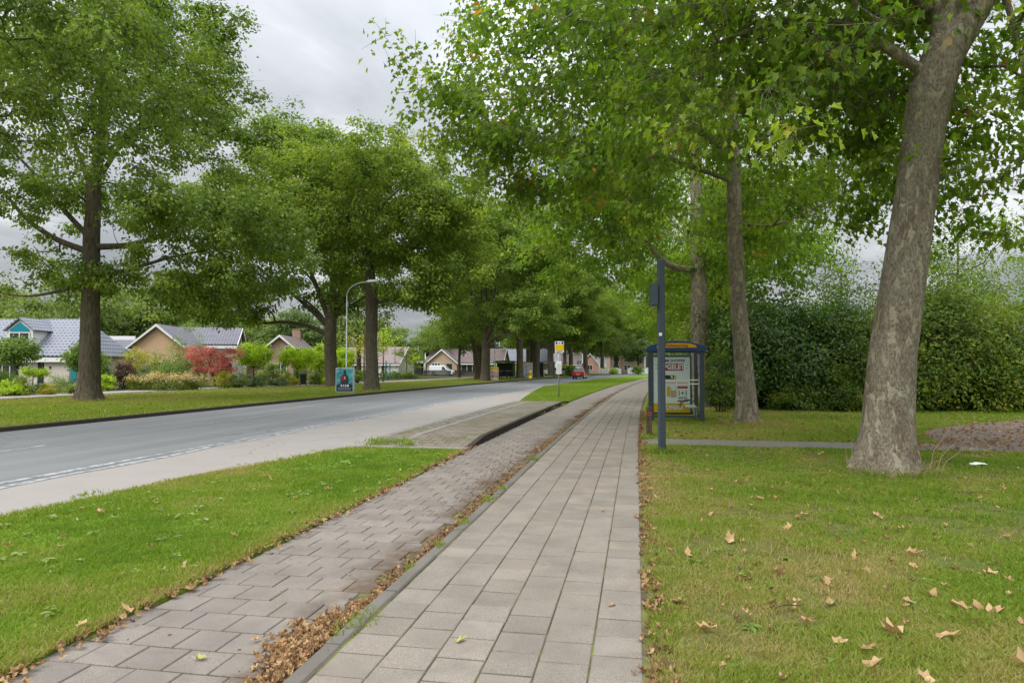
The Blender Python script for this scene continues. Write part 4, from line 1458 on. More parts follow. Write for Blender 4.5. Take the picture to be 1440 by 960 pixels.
def globe(label, px, d, ytop, ybot, half, mat, seed, n=3600, size=.2):
    k = d / 960
    ztop, zbot = (515 - ytop) * k + EYE - .12, (515 - ybot) * k + EYE - .12
    return shrub('globe_tree', label, 'small tree', ground(px, d, .12), half * 2 * k * .82, half * 2 * k * .82, (ztop - zbot) * 1.0, M[mat], n, size, seed, stem_h=zbot, stem_r=.055, power=2.1, lump=.06, group='clipped globe trees in the front gardens', inner=.2)


globe('dark green clipped globe tree before the dormer of the blue roofed house', 25, 43, 476, 514, 27, 'globe', 301)
globe('dark globe tree half hidden by the trunk of the lone left oak', 118, 47, 484, 521, 25, 'globe', 302)
globe('bright lime globe tree right of the red maple', 357, 61, 483, 517, 25, 'lime', 303, size=.24)
globe('bright lime globe tree behind the wheelie bin', 418, 63, 486, 519, 24, 'lime', 304, size=.24)
globe('bright lime globe tree left of the forked oak trunk', 449, 70, 486, 517, 20, 'lime', 305, size=.24)
globe('bright lime globe tree half hidden behind the forked oak and the lamp post', 481, 72, 488, 520, 17, 'lime', 306, size=.24)
shrub('umbrella_tree', 'small flat topped light green tree on a thin stem in the left garden', 'small tree', ground(47, 42.5, .12), 1.3, 1.3, .55, M['lime'], 1500, .13, 307, stem_h=1.0, stem_r=.03, power=2.2)
for i, a in enumerate([
        ('low_hedge', 'clipped dark hedge at the left edge below the globe tree', 'hedge', -60, 22, 517, 548, 'globe', 5000, .14, dict(power=6, dp=1.2)),
        ('garden_bush', 'yellow green low bush at the left edge beside the street', 'bush', -25, 28, 535, 556, 'lime', 2600, .13, {}),
        ('garden_grass', 'spiky light green grass clump beneath the dark globe tree', 'plant', 14, 42, 530, 555, 'olive', 1500, .2, dict(width=.25)),
        ('garden_bush', 'grey green low plants around the umbrella shaped tree', 'bush', 38, 66, 538, 552, 'blue_green', 1200, .12, {}),
        ('garden_bush', 'low yellow flowering plants at the driveway edge', 'bush', 52, 76, 539, 554, 'yellow', 1200, .11, {}),
        ('garden_bush', 'silvery green tall perennials before the garage door', 'bush', 70, 112, 526, 549, 'olive', 2400, .14, dict(width=.5)),
        ('garden_bush', 'green plants at the foot of the lone oak, garden side', 'bush', 90, 128, 540, 553, 'olive', 1400, .12, {}),
        ('conifer', 'slim upright blue green conifer before the grey garage roof', 'conifer', 146, 162, 482, 538, 'blue_green', 3000, .12, dict(power=1.5, dp=1.0)),
        ('garden_bush', 'round dark green bush right of the lone oak trunk', 'bush', 130, 157, 505, 546, 'globe', 2600, .15, {}),
        ('garden_bush', 'low light green bush between the oak trunk and the purple bush', 'bush', 138, 160, 528, 549, 'lime', 1300, .13, {}),
        ('purple_bush', 'dark purple round bush behind the street', 'bush', 158, 194, 508, 547, 'purple', 3600, .14, dict(power=2.2)),
        ('yellow_shrub', 'large yellow shrub in front of the tan gable', 'shrub', 168, 224, 489, 541, 'yellow', 5200, .17, dict(power=2.0)),
        ('garden_bush', 'blue green bush between the purple bush and the flower hedge', 'bush', 190, 212, 512, 545, 'blue_green', 2000, .14, {}),
        ('garden_bush', 'tall mixed green shrub below the tan gable wall', 'bush', 208, 250, 498, 542, 'olive', 3600, .17, {}),
        ('garden_bush', 'leafy green bush behind the flower hedge', 'bush', 222, 268, 513, 544, 'globe', 3600, .15, {}),
        ('olive_tree', 'loose grey green shrub tree behind the red maple', 'shrub', 236, 292, 473, 536, 'olive', 4200, .19, dict(power=2.0, d=62)),
        ('flower_hedge', 'long low hedge of faded pink and cream flower heads along the street', 'hedge', 176, 287, 527, 548, 'flower', 7500, .13, dict(power=3.4, dp=1.2, top=.25)),
        ('white_flower_bush', 'small white and yellow flowering bush left of the red maple stem', 'bush', 252, 292, 518, 543, 'flower', 1600, .13, {}),
        ('garden_bush', 'yellow green round bush right of the red maple stem', 'bush', 300, 330, 523, 545, 'yellow', 1900, .13, {}),
        ('garden_bush', 'brownish round bush below the right side of the red maple', 'bush', 322, 348, 523, 545, 'olive', 1900, .13, {}),
        ('garden_bush', 'blue green low bush beneath the first lime globe tree', 'bush', 338, 372, 529, 544, 'blue_green', 1800, .13, {}),
        ('garden_bush', 'loose olive bush between the two lime globe trees', 'bush', 360, 398, 511, 541, 'olive', 3000, .16, dict(d=66)),
        ('garden_bush', 'rounded grey green bush left of the orange flowers', 'bush', 378, 404, 530, 542, 'blue_green', 1500, .13, {}),
        ('orange_flowers', 'patch of bright orange flowers in the garden', 'flowers', 392, 407, 525, 538, 'orange', 1100, .13, dict(top=.2)),
        ('garden_bush', 'green bush behind the orange flowers', 'bush', 398, 424, 518, 540, 'globe', 1900, .15, dict(d=68)),
        ('garden_bush', 'low yellow bush left of the wheelie bin', 'bush', 402, 422, 531, 541, 'yellow', 1100, .12, {}),
        ('garden_bush', 'feathery beige green bush right of the wheelie bin', 'bush', 434, 452, 524, 540, 'olive', 1500, .14, {}),
        ('garden_bush', 'low green bush left of the forked oak trunk', 'bush', 446, 464, 530, 540, 'lime', 1000, .13, {}),
        ('garden_bush', 'tall loose bush behind the two right lime globe trees', 'bush', 425, 466, 512, 538, 'olive', 2600, .18, dict(d=78)),
        ('round_bush', 'round clipped dark bush right of the poster board', 'bush', 494, 512, 520, 538, 'globe', 2200, .15, dict(power=2.1)),
        ('garden_bush', 'light green bush behind the straight oak trunk', 'bush', 504, 524, 519, 534, 'lime', 1500, .16, dict(d=84)),
        ('low_hedge', 'clipped hedge below the far pinkish roof', 'hedge', 500, 590, 522, 532, 'globe', 4500, .2, dict(power=6, d=94, dp=1.2)),
        ('round_bush', 'green bush between the far trees left of the red car', 'bush', 796, 808, 515, 529, 'globe', 1800, .3, dict(d=118)),
        ('round_bush', 'small round bush before the far white fence', 'bush', 858, 868, 519, 528, 'lime', 900, .3, dict(d=150)),
        ('round_bush', 'dark round bush at the right end of the far white fence', 'bush', 888, 906, 516, 528, 'globe', 1400, .3, dict(d=140)),
        ('low_hedge', 'yellow green hedge left of the far parked car', 'hedge', 786, 812, 514, 526, 'yellow', 2000, .3, dict(d=125, power=4)),
        ('garden_bush', 'yellow green bush behind the bicycle shelter', 'bush', 690, 735, 507, 528, 'lime', 2600, .3, dict(d=112))]):
    nm, lab, cat, x0, x1, yt, yb, mt, n, sz, kw = a
    garden(nm, lab, cat, x0, x1, yt, yb, mt, n, sz, 400 + i, **kw)

# the red japanese maple
bm_ = at(303, 543, .12)
dm = depth_of(bm_)
T = [(0, 0, -.05)] + local(bm_, dm, [(301, 532), (297, 520), (294, 510)])
tree('red_maple', 'small red leaved maple on crooked stems before the white house', 'small tree', bm_, 0, M['stem'], M['red'], 330, T, [.11, .09, .07, .04],
     [lobe(bm_, 297, 502, dm, (2.1, 1.7, .62), 60), lobe(bm_, 280, 516, dm, (1.05, 1.2, .5), 26), lobe(bm_, 322, 516, dm, (1.2, 1.2, .38), 26), lobe(bm_, 300, 520, dm, (1.2, 1.2, .4), 20), lobe(bm_, 290, 494, dm, (1.2, 1.2, .4), 20)],
     .5, OAK_LEAF, 56, .2, .13, step=.25, tip=.008, sides=8, flare=(.2, .2), floor=.8)

# ================================================================== HOUSES
def sheet_obj(name, polys, mat, parent, thick=.14):
    """roof slopes: each polygon starts with its eave edge; uv in metres; real thickness"""
    me = bpy.data.meshes.new(name)
    vs, fs, uvs = [], [], []
    for p in polys:
        p = [Vector(q) for q in p]
        u = (p[1] - p[0]).normalized()
        nrm = u.cross(p[2] - p[0]).normalized()
        w = nrm.cross(u)
        o = len(vs)
        vs += [tuple(q) for q in p]
        fs.append(list(range(o, o + len(p))))
        uvs += [((q - p[0]).dot(u), (q - p[0]).dot(w)) for q in p]
    me.from_pydata(vs, [], fs)
    ul = me.uv_layers.new(name='UVMap')
    for i, uv in enumerate(uvs):
        ul.data[i].uv = uv
    o = link(name, me, mat, parent)
    s = o.modifiers.new('thickness', 'SOLIDIFY')
    s.thickness = thick
    s.offset = -1
    return o


def window(parent, cx, z, w, h, y, frame=None, bars=1, axis='x', name='window'):
    f = MB()
    t, dpt = .07, .12
    def bx(c, s):
        if axis == 'x':
            f.box((c[0], y, c[1]), (s[0], dpt, s[1]))
        else:
            f.box((y, c[0], c[1]), (dpt, s[0], s[1]))
    bx((cx, z + t / 2), (w, t))
    bx((cx, z + h - t / 2), (w, t))
    for k in range(bars + 2):
        bx((cx - w / 2 + t / 2 + (w - t) * k / (bars + 1), z + h / 2), (t, h - 2 * t - .002))
    fr = f.build(name, frame or M['white'], parent)
    p = MB()
    if axis == 'x':
        p.box((cx, y + .01, z + h / 2), (w - t, .02, h - t))
    else:
        p.box((y - .01, cx, z + h / 2), (.02, w - t, h - t))
    p.build('pane', M['glass'], fr)
    return fr


def volume(root, x0, x1, D, ze, zr, wall, roof, ridge='x', hip=(0, 0), y0=0.0, ov=.35, fascia=.2):
    mb = MB()
    if ridge == 'x':
        mb.prism([(y0, -.2), (y0 + D, -.2), (y0 + D, ze), (y0 + D / 2, zr - .12), (y0, ze)] if not any(hip) else [(y0, -.2), (y0 + D, -.2), (y0 + D, ze), (y0, ze)], 'x', x0, x1)
    else:
        mb.prism([(x0, -.2), (x1, -.2), (x1, ze), ((x0 + x1) / 2, zr - .12), (x0, ze)], 'y', y0, y0 + D)
    mb.build('wall', wall, root)
    if ridge == 'x':
        sl = (zr - ze) / (D / 2)
        e = ze - ov * sl + .05
        ya, yb, ym = y0 - ov, y0 + D + ov, y0 + D / 2
        xa, xb = x0 - ov, x1 + ov
        ra, rb = xa + hip[0], xb - hip[1]
        P = [[(xa, ya, e), (xb, ya, e), (rb, ym, zr), (ra, ym, zr)], [(xb, yb, e), (xa, yb, e), (ra, ym, zr), (rb, ym, zr)]]
        if hip[1]:
            P.append([(xb, ya, e), (xb, yb, e), (rb, ym, zr)])
        if hip[0]:
            P.append([(xa, yb, e), (xa, ya, e), (ra, ym, zr)])
        sheet_obj('roof', P, roof, root)
        f = MB()
        f.box(((xa + xb) / 2, ya + .03, e - .14 - fascia / 2), (xb - xa - .1, .08, fascia))
        f.build('fascia', M['white'], root)
        if not hip[1]:
            b = MB()
            for yy in (ya, yb):
                b.add([(xb - .02, yy, e - .2), (xb - .02, yy, e + .0), (xb - .02, ym, zr - .0), (xb - .02, ym, zr - .24), (xb + .05, yy, e - .2), (xb + .05, yy, e), (xb + .05, ym, zr), (xb + .05, ym, zr - .24)],
                      [(0, 1, 2, 3), (7, 6, 5, 4), (0, 4, 5, 1), (1, 5, 6, 2), (2, 6, 7, 3), (3, 7, 4, 0)])
            b.build('bargeboard', M['white'], root)
    else:
        xm = (x0 + x1) / 2
        sl = (zr - ze) / ((x1 - x0) / 2)
        e = ze - ov * sl + .05
        ya, yb = y0 - ov, y0 + D + ov
        sheet_obj('roof', [[(x0 - ov, yb, e), (x0 - ov, ya, e), (xm, ya, zr), (xm, yb, zr)], [(x1 + ov, ya, e), (x1 + ov, yb, e), (xm, yb, zr), (xm, ya, zr)]], roof, root)
        b = MB()
        for xx in (x0 - ov, x1 + ov):
            b.add([(xx, ya - .05, e - .2), (xx, ya - .05, e), (xm, ya - .05, zr), (xm, ya - .05, zr - .26), (xx, ya + .02, e - .2), (xx, ya + .02, e), (xm, ya + .02, zr), (xm, ya + .02, zr - .26)],
                  [(3, 2, 1, 0), (4, 5, 6, 7), (1, 5, 4, 0), (2, 6, 5, 1), (3, 7, 6, 2), (0, 4, 7, 3)])
        b.build('bargeboard', M['white'], root)


def panel(root, name, cx, z, w, h, y, mat, th=.06):
    mb = MB()
    mb.box((cx, y, z + h / 2), (w, th, h))
    return mb.build(name, mat, root)


# A - blue roof
k = 58 / 960
A = thing('house', 'house with a steep blue grey tiled hipped roof and turquoise gable dormer', 'house', ground(26, 58, .12), YAW)
volume(A, -6.2, 5.0, 8.2, 2.75, 5.95, M['stucco'], M['roof_blue'], 'x', (0, 2.3), fascia=.38)
panel(A, 'garage_door', 3.3, 0, 2.15, 2.1, -.04, M['garage'])
panel(A, 'door', 1.95, 0, .55, 2.1, -.04, M['ink'])
panel(A, 'side_door', 4.72, 0, .5, 2.2, -.05, M['teal'])
mb = MB()
for zz in (1.55,):
    mb.box((2.75, -.1, zz), (.12, .1, .2))
mb.build('wall_lamp', M['ink'], A)
window(A, -1.0, .6, 2.0, 1.4, -.03, bars=2)
window(A, -4.2, .6, 2.2, 1.4, -.03, bars=2)
dm_ = MB()
dm_.prism([(-1.25, 3.2), (.95, 3.2), (.95, 4.75), (-.15, 5.65), (-1.25, 4.75)], 'y', .3, 3.8)
do = dm_.build('dormer', M['white'], A)
g = MB()
g.prism([(-.98, 4.62), (.68, 4.62), (.62, 4.8), (-.15, 5.4), (-.92, 4.8)], 'y', .22, .29)
g.build('gable_panel', M['teal'], do)
window(do, -.15, 3.75, 1.75, .8, .25, bars=1)
sheet_obj('dormer_roof', [[(-1.5, 3.9, 4.72), (-1.5, .1, 4.72), (-.15, .1, 5.85), (-.15, 3.9, 5.85)], [(1.2, .1, 4.72), (1.2, 3.9, 4.72), (-.15, 3.9, 5.85), (-.15, .1, 5.85)]], M['roof_blue'], do, .1)

# B - tan gable
Bh = thing('house', 'house with a tan rendered gable and low dark garage roof beside the yellow shrub', 'house', ground(219, 66, .12), YAW + .1)
volume(Bh, -2.3, 2.5, 9, 3.7, 5.75, M['tan'], M['roof_grey'], 'y')
volume(Bh, -6.6, -2.32, 6, 2.35, 4.35, M['stucco'], M['roof_grey'], 'x', y0=1.2)
volume(Bh, 2.52, 4.6, 5, 2.5, 3.1, M['tan'], M['roof_grey'], 'x', y0=1.4)
window(Bh, .2, .9, 1.4, 1.2, -.03)
window(Bh, -4.4, .7, 1.5, 1.2, 1.17)
s_ = MB()
s_.box((-5.4, 4.6, 4.5), (3.0, .2, .5))
s_.build('roof_light', M['white'], Bh)

# C - white house
Ch = thing('house', 'white walled house with grey tiled roof behind the red maple', 'house', ground(290, 72, .12), YAW + .25)
volume(Ch, -4.4, 2.75, 7.2, 4.1, 5.95, M['stucco'], M['roof_grey'], 'x', fascia=.3)
volume(Ch, -8, -4.42, 6, 2.6, 4.6, M['tan'], M['roof_grey'], 'x', y0=.6)
w_ = MB()
for a, b in ((-.75, -.1), (.1, .75)):
    ha, hb = 5.2 - abs(a) * .75, 5.2 - abs(b) * .75
    w_.add([(2.74, 3.6 + a, 3.6), (2.74, 3.6 + b, 3.6), (2.74, 3.6 + b, hb), (2.74, 3.6 + a, ha), (2.8, 3.6 + a, 3.6), (2.8, 3.6 + b, 3.6), (2.8, 3.6 + b, hb), (2.8, 3.6 + a, ha)],
           [(0, 1, 2, 3), (7, 6, 5, 4), (0, 4, 5, 1), (1, 5, 6, 2), (2, 6, 7, 3), (3, 7, 4, 0)])
w_.build('gable_window', M['glass'], Ch)
window(Ch, 1.8, .8, 1.6, 1.2, -.03)
window(Ch, 1.6, .1, 1.1, 2.0, 2.77, axis='y')
window(Ch, 5.0, .6, 1.0, 1.4, 2.77, axis='y')

# D - brick gable with chimney
Dh = thing('house', 'brown brick house with a purple brown roof and square chimney behind the lime globe trees', 'house', ground(396, 80, .12), YAW + .05)
volume(Dh, -1.75, 1.35, 9, 4.0, 5.35, M['brick'], M['roof_brown'], 'y')
volume(Dh, -4.2, -1.77, 7, 2.2, 3.7, M['brick'], M['roof_brown'], 'x', y0=.5)
c_ = MB()
c_.box((-.2, 7.4, 5.6), (.95, .8, 1.5))
c_.box((-.2, 7.4, 6.38), (1.05, .9, .09))
c_.build('chimney', M['brick'], Dh)
window(Dh, .75, 3.2, .8, .8, -.03, bars=0)
window(Dh, -.4, .7, 2, 1.3, -.03, bars=2)

# E - pinkish roof
Eh = thing('house', 'low white house with a weathered pinkish roof behind the straight oak', 'house', ground(522, 104, .12), YAW - .2)
volume(Eh, -5.5, 4.4, 7, 2.3, 4.7, M['white'], M['roof_pink'], 'x')
for x in (-4.2, -2.2, 0, 2.2):
    window(Eh, x, .5, 1.2, 1.5, -.03)
cr_ = MB()
cr_.box((3.9, -.25, 3.2), (.14, .14, 3.2))
cr_.build('mast', M['grey_metal'], Eh)

# F - brick bungalow
Fh = thing('house', 'brown brick bungalow with grey purple roof and flat porch behind the white van', 'house', ground(640, 124, .12), YAW - .12)
volume(Fh, -5.2, 8.5, 9, 2.45, 5.0, M['tan_brick'], M['roof_brown'], 'x', y0=.5)
volume(Fh, -4.9, .6, 5, 2.4, 4.75, M['tan_brick'], M['roof_brown'], 'y', y0=-1.4)
p_ = MB()
p_.box((-8.0, 1.2, 2.45), (6.4, 4.0, .28))
for x in (-11, -9.2, -7.4, -5.6):
    p_.box((x, -.6, 1.15), (.12, .12, 2.3))
p_.build('porch', M['white'], Fh)
q_ = MB()
q_.box((-7.6, 2.6, 1.12), (5.0, .3, 2.3))
q_.build('porch_wall', M['tan_brick'], Fh)
for x, w in ((-9.3, 1.0), (-7.9, 1.0), (-6.4, 1.2)):
    window(Fh, x, .2, w, 2.0, 2.42)
for x, w, y in ((-3.2, 1.6, -1.43), (2.6, 3.0, .47), (6.2, 2.6, .47)):
    window(Fh, x, .5, w, 1.75, y, bars=2)
panel(Fh, 'door', -.8, 0, 1.0, 2.1, -1.43, M['ink'])

# G, H, I - far houses at the end of the road
Gh = thing('house', 'house with a blue grey roof glimpsed between the far oak trunks', 'house', ground(738, 134, .12), YAW - .1)
volume(Gh, -6, 5, 8, 2.7, 5.2, M['brick'], M['roof_blue'], 'x')
window(Gh, -1, .7, 2.4, 1.3, -.03)
window(Gh, 2.6, .7, 1.6, 1.3, -.03)
Hh = thing('house', 'red brick gabled house with white bargeboards beyond the red car', 'house', ground(820, 205, .12), YAW - .1)
volume(Hh, -6.5, -.6, 8, 2.6, 5.6, M['stucco'], M['roof_brown'], 'x', y0=1.0)
volume(Hh, -.5, 4.6, 9, 2.4, 5.6, M['red_brick'], M['roof_brown'], 'y')
window(Hh, 2.0, .5, 1.6, 1.6, -.03)
window(Hh, -3.5, .7, 2.2, 1.3, .97)
Ih = thing('house', 'two storey brick house with white windows far behind the white fence', 'house', ground(882, 186, .12), YAW)
volume(Ih, -4.6, 4.6, 8, 4.6, 6.8, M['brick'], M['roof_blue'], 'x')
for x in (-3, 0, 3):
    window(Ih, x, 2.8, 1.8, 1.5, -.03)
    window(Ih, x, .5, 1.8, 1.6, -.03)

# ================================================================== STREET FURNITURE
SH = Vector((.42, 21.75, .05))
sh = thing('bus_shelter', 'slate blue bus shelter with arched blue and yellow name board and grocery poster', 'bus shelter', SH + Vector((cv(21), 0, 0)))
W_, D_ = 1.52, 2.1
for x in (0, W_):
    for y in (0, D_):
        mb = MB()
        mb.box((x, y, 1.12), (.13, .11, 2.24))
        mb.build('leg', M['slate'], sh, bevel=.018)
mb = MB()
ar = [(-.14 + (W_ + .28) * i / 16, 2.30 + .20 * math.sin(math.pi * i / 16) ** .8) for i in range(17)]
lo = [(W_ + .14, 2.18), (-.14, 2.18)]
mb.prism(ar + lo, 'y', -.12, .0)
mb.build('name_board', M['blue'], sh, bevel=.008)
mb = MB()
mb.prism(ar + lo, 'y', D_ - .0, D_ + .12)
mb.build('end_board', M['blue'], sh, bevel=.008)
nb = MB()
el = [(W_ / 2 + .60 * math.copysign(abs(math.cos(q)) ** .75, math.cos(q)), 2.305 + .125 * max(0, math.sin(q)) ** .85 + .0 * q) for q in [math.pi * i / 24 for i in range(25)]]
nb.prism(el + [(W_ / 2 - .60, 2.285), (W_ / 2 + .60, 2.285)], 'y', -.135, -.118)
nbo = nb.build('name_panel', M['yellow_panel'], sh)
text('stop_name', 'Nokaterweg', .135, M['ink'], nbo, (W_ / 2, -.139, 2.355), (R(90), 0, 0), 1.0)
mb = MB()
mb.prism([(x, z + .004) for x, z in ar[1:-1]] + [(W_ + .02, 2.28), (-.02, 2.28)], 'y', 0.002, D_ - .002)
mb.build('roof', M['clear'], sh)
mb = MB()
for y in (0.03, D_ - .03):
    mb.box((W_ / 2, y, .16), (W_ - .14, .05, .06))
mb.box((W_, D_ / 2, .16), (.05, D_ - .12, .06))
mb.box((W_, D_ / 2, 2.14), (.05, D_ - .12, .06))
mb.build('rail', M['slate'], sh)
mb = MB()
mb.box((W_ / 2, .03, 1.16), (W_ - .14, .012, 1.92))
g1 = mb.build('front_pane', M['clear'], sh)
st = MB()
for z in (1.17, 1.29):
    st.box((W_ / 2, .018, z), (W_ - .15, .006, .035))
st.build('glass_stripe', M['white'], g1)
mb = MB()
mb.box((W_, D_ / 2, 1.16), (.012, D_ - .14, 1.88))
mb.build('back_pane', M['clear'], sh)
mb = MB()
mb.box((W_ - .055, .12, 1.62), (.05, .03, .92))  # white bar added to stand for the bright back pane at grazing angle
mb.build('back_pane_sheen', M['white'], sh)
mb = MB()
mb.box((W_ - .26, 1.0, .42), (.34, 1.3, .05))
for y in (.55, 1.45):
    mb.box((W_ - .12, y, .24), (.05, .05, .34))
be = mb.build('bench', M['pale_metal'], sh, bevel=.01)
ah = MB()
for q in (.42, .95):
    ah.tube([(W_ - .36 + .26 * math.cos(math.pi * i / 10), q, .44 + .20 * math.sin(math.pi * i / 10)) for i in range(11)], .016, 8)
ah.build('armrest', M['slate'], be, smooth=True)
# the poster: frame, sheet and its print
PY = D_ - .15
PW, PH, PX, PZ = 1.20, 1.86, W_ / 2 - .05, .16
mb = MB()
mb.box((PX, PY + .05, PZ + PH / 2), (PW + .12, .12, PH + .12))
pf = mb.build('poster_frame', M['dark'], sh, bevel=.012)
mb = MB()
mb.box((PX, PY - .017, PZ + PH / 2), (PW, .012, PH))
ps = mb.build('poster', M['poster_white'], sh)


def pr(x0, x1, y0, y1, mat, lvl=0, name='print'):
    """a printed field of the poster, in fractions of its width and height"""
    m_ = MB()
    y = PY - .0245 - .0012 * lvl
    m_.box((PX + (x0 + x1 - 1) / 2 * PW, y, PZ + (y0 + y1) / 2 * PH), ((x1 - x0) * PW, .0012, (y1 - y0) * PH))
    return m_.build(name, mat, ps)


def pt(s, x, y, size, mat, lvl=1, sx=1.0, bold=.004):
    return text('lettering', s, size, mat, ps, (PX + (x - .5) * PW, PY - .0262 - .0012 * lvl, PZ + y * PH), (R(90), 0, 0), sx, depth=.0004, bold=bold)


pr(0, 1, 0, .165, M['poster_gold'])
pt('JUMBO', .54, .085, .19, M['white'], 1, 1.0, .008)
pt('SLIMME SHOPPER', .50, .935, .125, M['ink'], 1, .92, .003)
pr(.17, .83, .755, .885, M['poster_red'])
pt('OPGELET', .5, .818, .225, M['white'], 1, .90, .008)
for sx_ in (-1, 1):
    for dz_, ln in ((.035, .05), (-.02, .045)):
        pr(.5 + sx_ * .42 - .03, .5 + sx_ * .42 + .03, .815 + dz_, .823 + dz_, M['ink'])
pr(.20, .56, .585, .675, M['ink'])
pr(.56, .62, .585, .672, M['poster_gold'])
pt('%', .50, .64, .14, M['white'], 1)
pr(.10, .62, .50, .545, M['poster_pink'])
pr(.64, .94, .50, .545, M['poster_pink'])
pr(.11, .22, .30, .44, M['ink'])
pr(.36, .46, .285, .47, M['poster_gold'])
pr(.47, .63, .27, .45, M['tan'])
pr(.49, .61, .40, .48, M['white'], 1)
pr(.65, .94, .20, .475, M['white'])
pr(.65, .94, .435, .475, M['poster_red'], 1)
pr(.65, .94, .195, .222, M['poster_red'], 1)
pt('1+1', .795, .345, .25, M['ink'], 1, .85, .002)
pt('GRATIS', .795, .262, .085, M['ink'], 1, 1.0, .003)

# slate pole with a small box
P0 = at(931, 637, .045)
po = thing('signal_pole', 'tall slate grey square pole on the lawn in front of the bus shelter', 'pole', P0, .18)
mb = MB()
mb.box((0, 0, 1.9), (.135, .135, 3.9))
pole = mb.build('pole', M['slate'], po, bevel=.02)
rb = MB()
for x in (-.035, .035):
    rb.box((x, -.069, 1.95), (.018, .012, 3.7))
rb.build('ridge', M['slate'], pole)
mb = MB()
mb.box((-.14, .02, 3.14), (.13, .30, .44))
mb.build('box', M['slate'], po, bevel=.015)
mb = MB()
mb.box((-.03, -.078, 2.35), (.06, .004, .06))
mb.build('sticker', M['white'], po)

# wooden marker post
P1 = at(913, 613, .045)
wp = thing('wooden_post', 'short weathered wooden post with a red band beside the slate pole', 'post', P1, .1)
mb = MB()
mb.box((0, 0, .34), (.13, .12, .76), taper=.93)
mb.build('post', M['wood'], wp, bevel=.012)
mb = MB()
mb.box((0, 0, .57), (.135, .125, .03))
mb.box((0, 0, .52), (.136, .126, .02))
mb.build('band', M['red_band'], wp)

# bus stop flag sign
P2 = at(786, 558, .17)
bs = thing('bus_stop_sign', 'bus stop pole with yellow flag sign and white timetable on the platform', 'bus stop sign', P2, YAW)
mb = MB()
mb.tube([(0, 0, 0), (0, 0, 2.9)], .032, 12)
mb.build('pole', M['grey_metal'], bs, smooth=True)
mb = MB()
mb.box((.03, -.05, 2.60), (.47, .03, .58))
fl = mb.build('sign_plate', M['white'], bs, bevel=.012)
mb = MB()
mb.box((.03, -.068, 2.57), (.44, .004, .28))
mb.build('yellow_field', M['sign_yellow'], fl)
mb = MB()
for x in (-.12, .18):
    mb.box((x, -.068, 2.81), (.10, .004, .12))
mb.box((.03, -.068, 2.79), (.08, .004, .05))
mb.build('emblem', M['blue'], fl)
mb = MB()
mb.box((.03, -.068, 2.37), (.32, .004, .03))
mb.build('stop_lettering', M['ink'], fl)
mb = MB()
mb.box((0, -.05, 1.52), (.27, .035, .66))
tt = mb.build('timetable', M['poster_white'], bs, bevel=.008)
mb = MB()
for i in range(9):
    mb.box((0, -.0695, 1.28 + i * .055), (.20, .003, .012))
mb.build('timetable_print', M['grey_metal'], tt)


def street_lamp(label, px, d, h, arm, side=1, rz=YAW):
    t = thing('street_lamp', label, 'street lamp', ground(px, d, .12), rz, 'street lamps along the road')
    a = MB()
    a.tube([(0, 0, -.05), (0, 0, 1.0), (0, 0, 1.02), (0, 0, h - .9)], [.07, .065, .05, .038], 12)
    a.build('pole', M['grey_metal'], t, smooth=True)
    b = MB()
    pts = [(0, 0, h - .9)] + [(side * arm * (1 - math.cos(q)) * .92, 0, h - .9 + .86 * math.sin(q)) for q in [math.pi / 2 * i / 8 for i in range(1, 9)]]
    b.tube(pts, .036, 10)
    b.build('arm', M['grey_metal'], t, smooth=True)
    c = MB()
    x = side * arm * .92
    c.tube([(x - side * .05, 0, h - .03), (x + side * .12, 0, h), (x + side * .5, 0, h + .03), (x + side * .72, 0, h + .02)], [.05, .09, .10, .04], 10)
    c.build('lamp_head', M['pale_metal'], t, smooth=True)
    return t


street_lamp('slim curved street lamp rising behind the teal poster board', 487, 43, 7.0, 1.35)
street_lamp('street lamp pole right of the oak with the purple poster board', 696, 82, 7.4, 1.6)
street_lamp('curved street lamp above the red car, left of it', 797, 140, 6.9, 2.3)
street_lamp('curved far street lamp between the red car and the shelter', 857, 190, 6.8, 2.2)
street_lamp('distant street lamp above the flat porch of the bungalow', 588, 132, 6.6, .6, -1)
t = thing('flag_pole', 'plain white flag pole before the bungalow porch', 'pole', ground(598, 118, .12))
mb = MB()
mb.tube([(0, 0, 0), (0, 0, 3.9)], [.09, .06], 10)
mb.build('pole', M['white'], t, smooth=True)
mb = MB()
mb.tube([(0, 0, 3.9), (0, 0, 4.0)], [.10, .03], 10)
mb.build('finial', M['white'], t, smooth=True)


def poster_mat(name, stops, seed):
    m, nt, out = mat_new(name)
    v = coords(nt, (1, 1, 1))
    n = noise(nt, v, 2.4, 3, .5, 1.2)
    c = ramp(nt, n, stops)
    bsdf(nt, out, c, .4, .4)
    return m


# board round the lamp post
P3 = at(484.5, 552.5, .12)
pb = thing('poster_board', 'teal poster board with a red and dark figure at the foot of the lamp post', 'poster board', P3, YAW + .05)
mb = MB()
mb.box((0, 0, .80), (1.10, .05, 1.50))
fr = mb.build('frame', M['pale_metal'], pb, bevel=.01)
mb = MB()
mb.box((0, .34, .80), (1.10, .05, 1.50))
mb.build('rear_board', M['pale_metal'], pb)
sh_ = MB()
sh_.box((0, -.030, .80), (1.0, .01, 1.40))
sheet = sh_.build('poster', poster_mat('teal_poster', [(.3, (.015, .10, .15)), (.45, (.03, .27, .33)), (.6, (.12, .42, .46)), (.75, (.45, .58, .64))], 1), pb)


def dec(name, poly, mat, lv=0):
    m_ = MB()
    m_.prism(poly, 'y', -.0375 - .002 * lv, -.0355 - .002 * lv)
    return m_.build(name, mat, sheet)


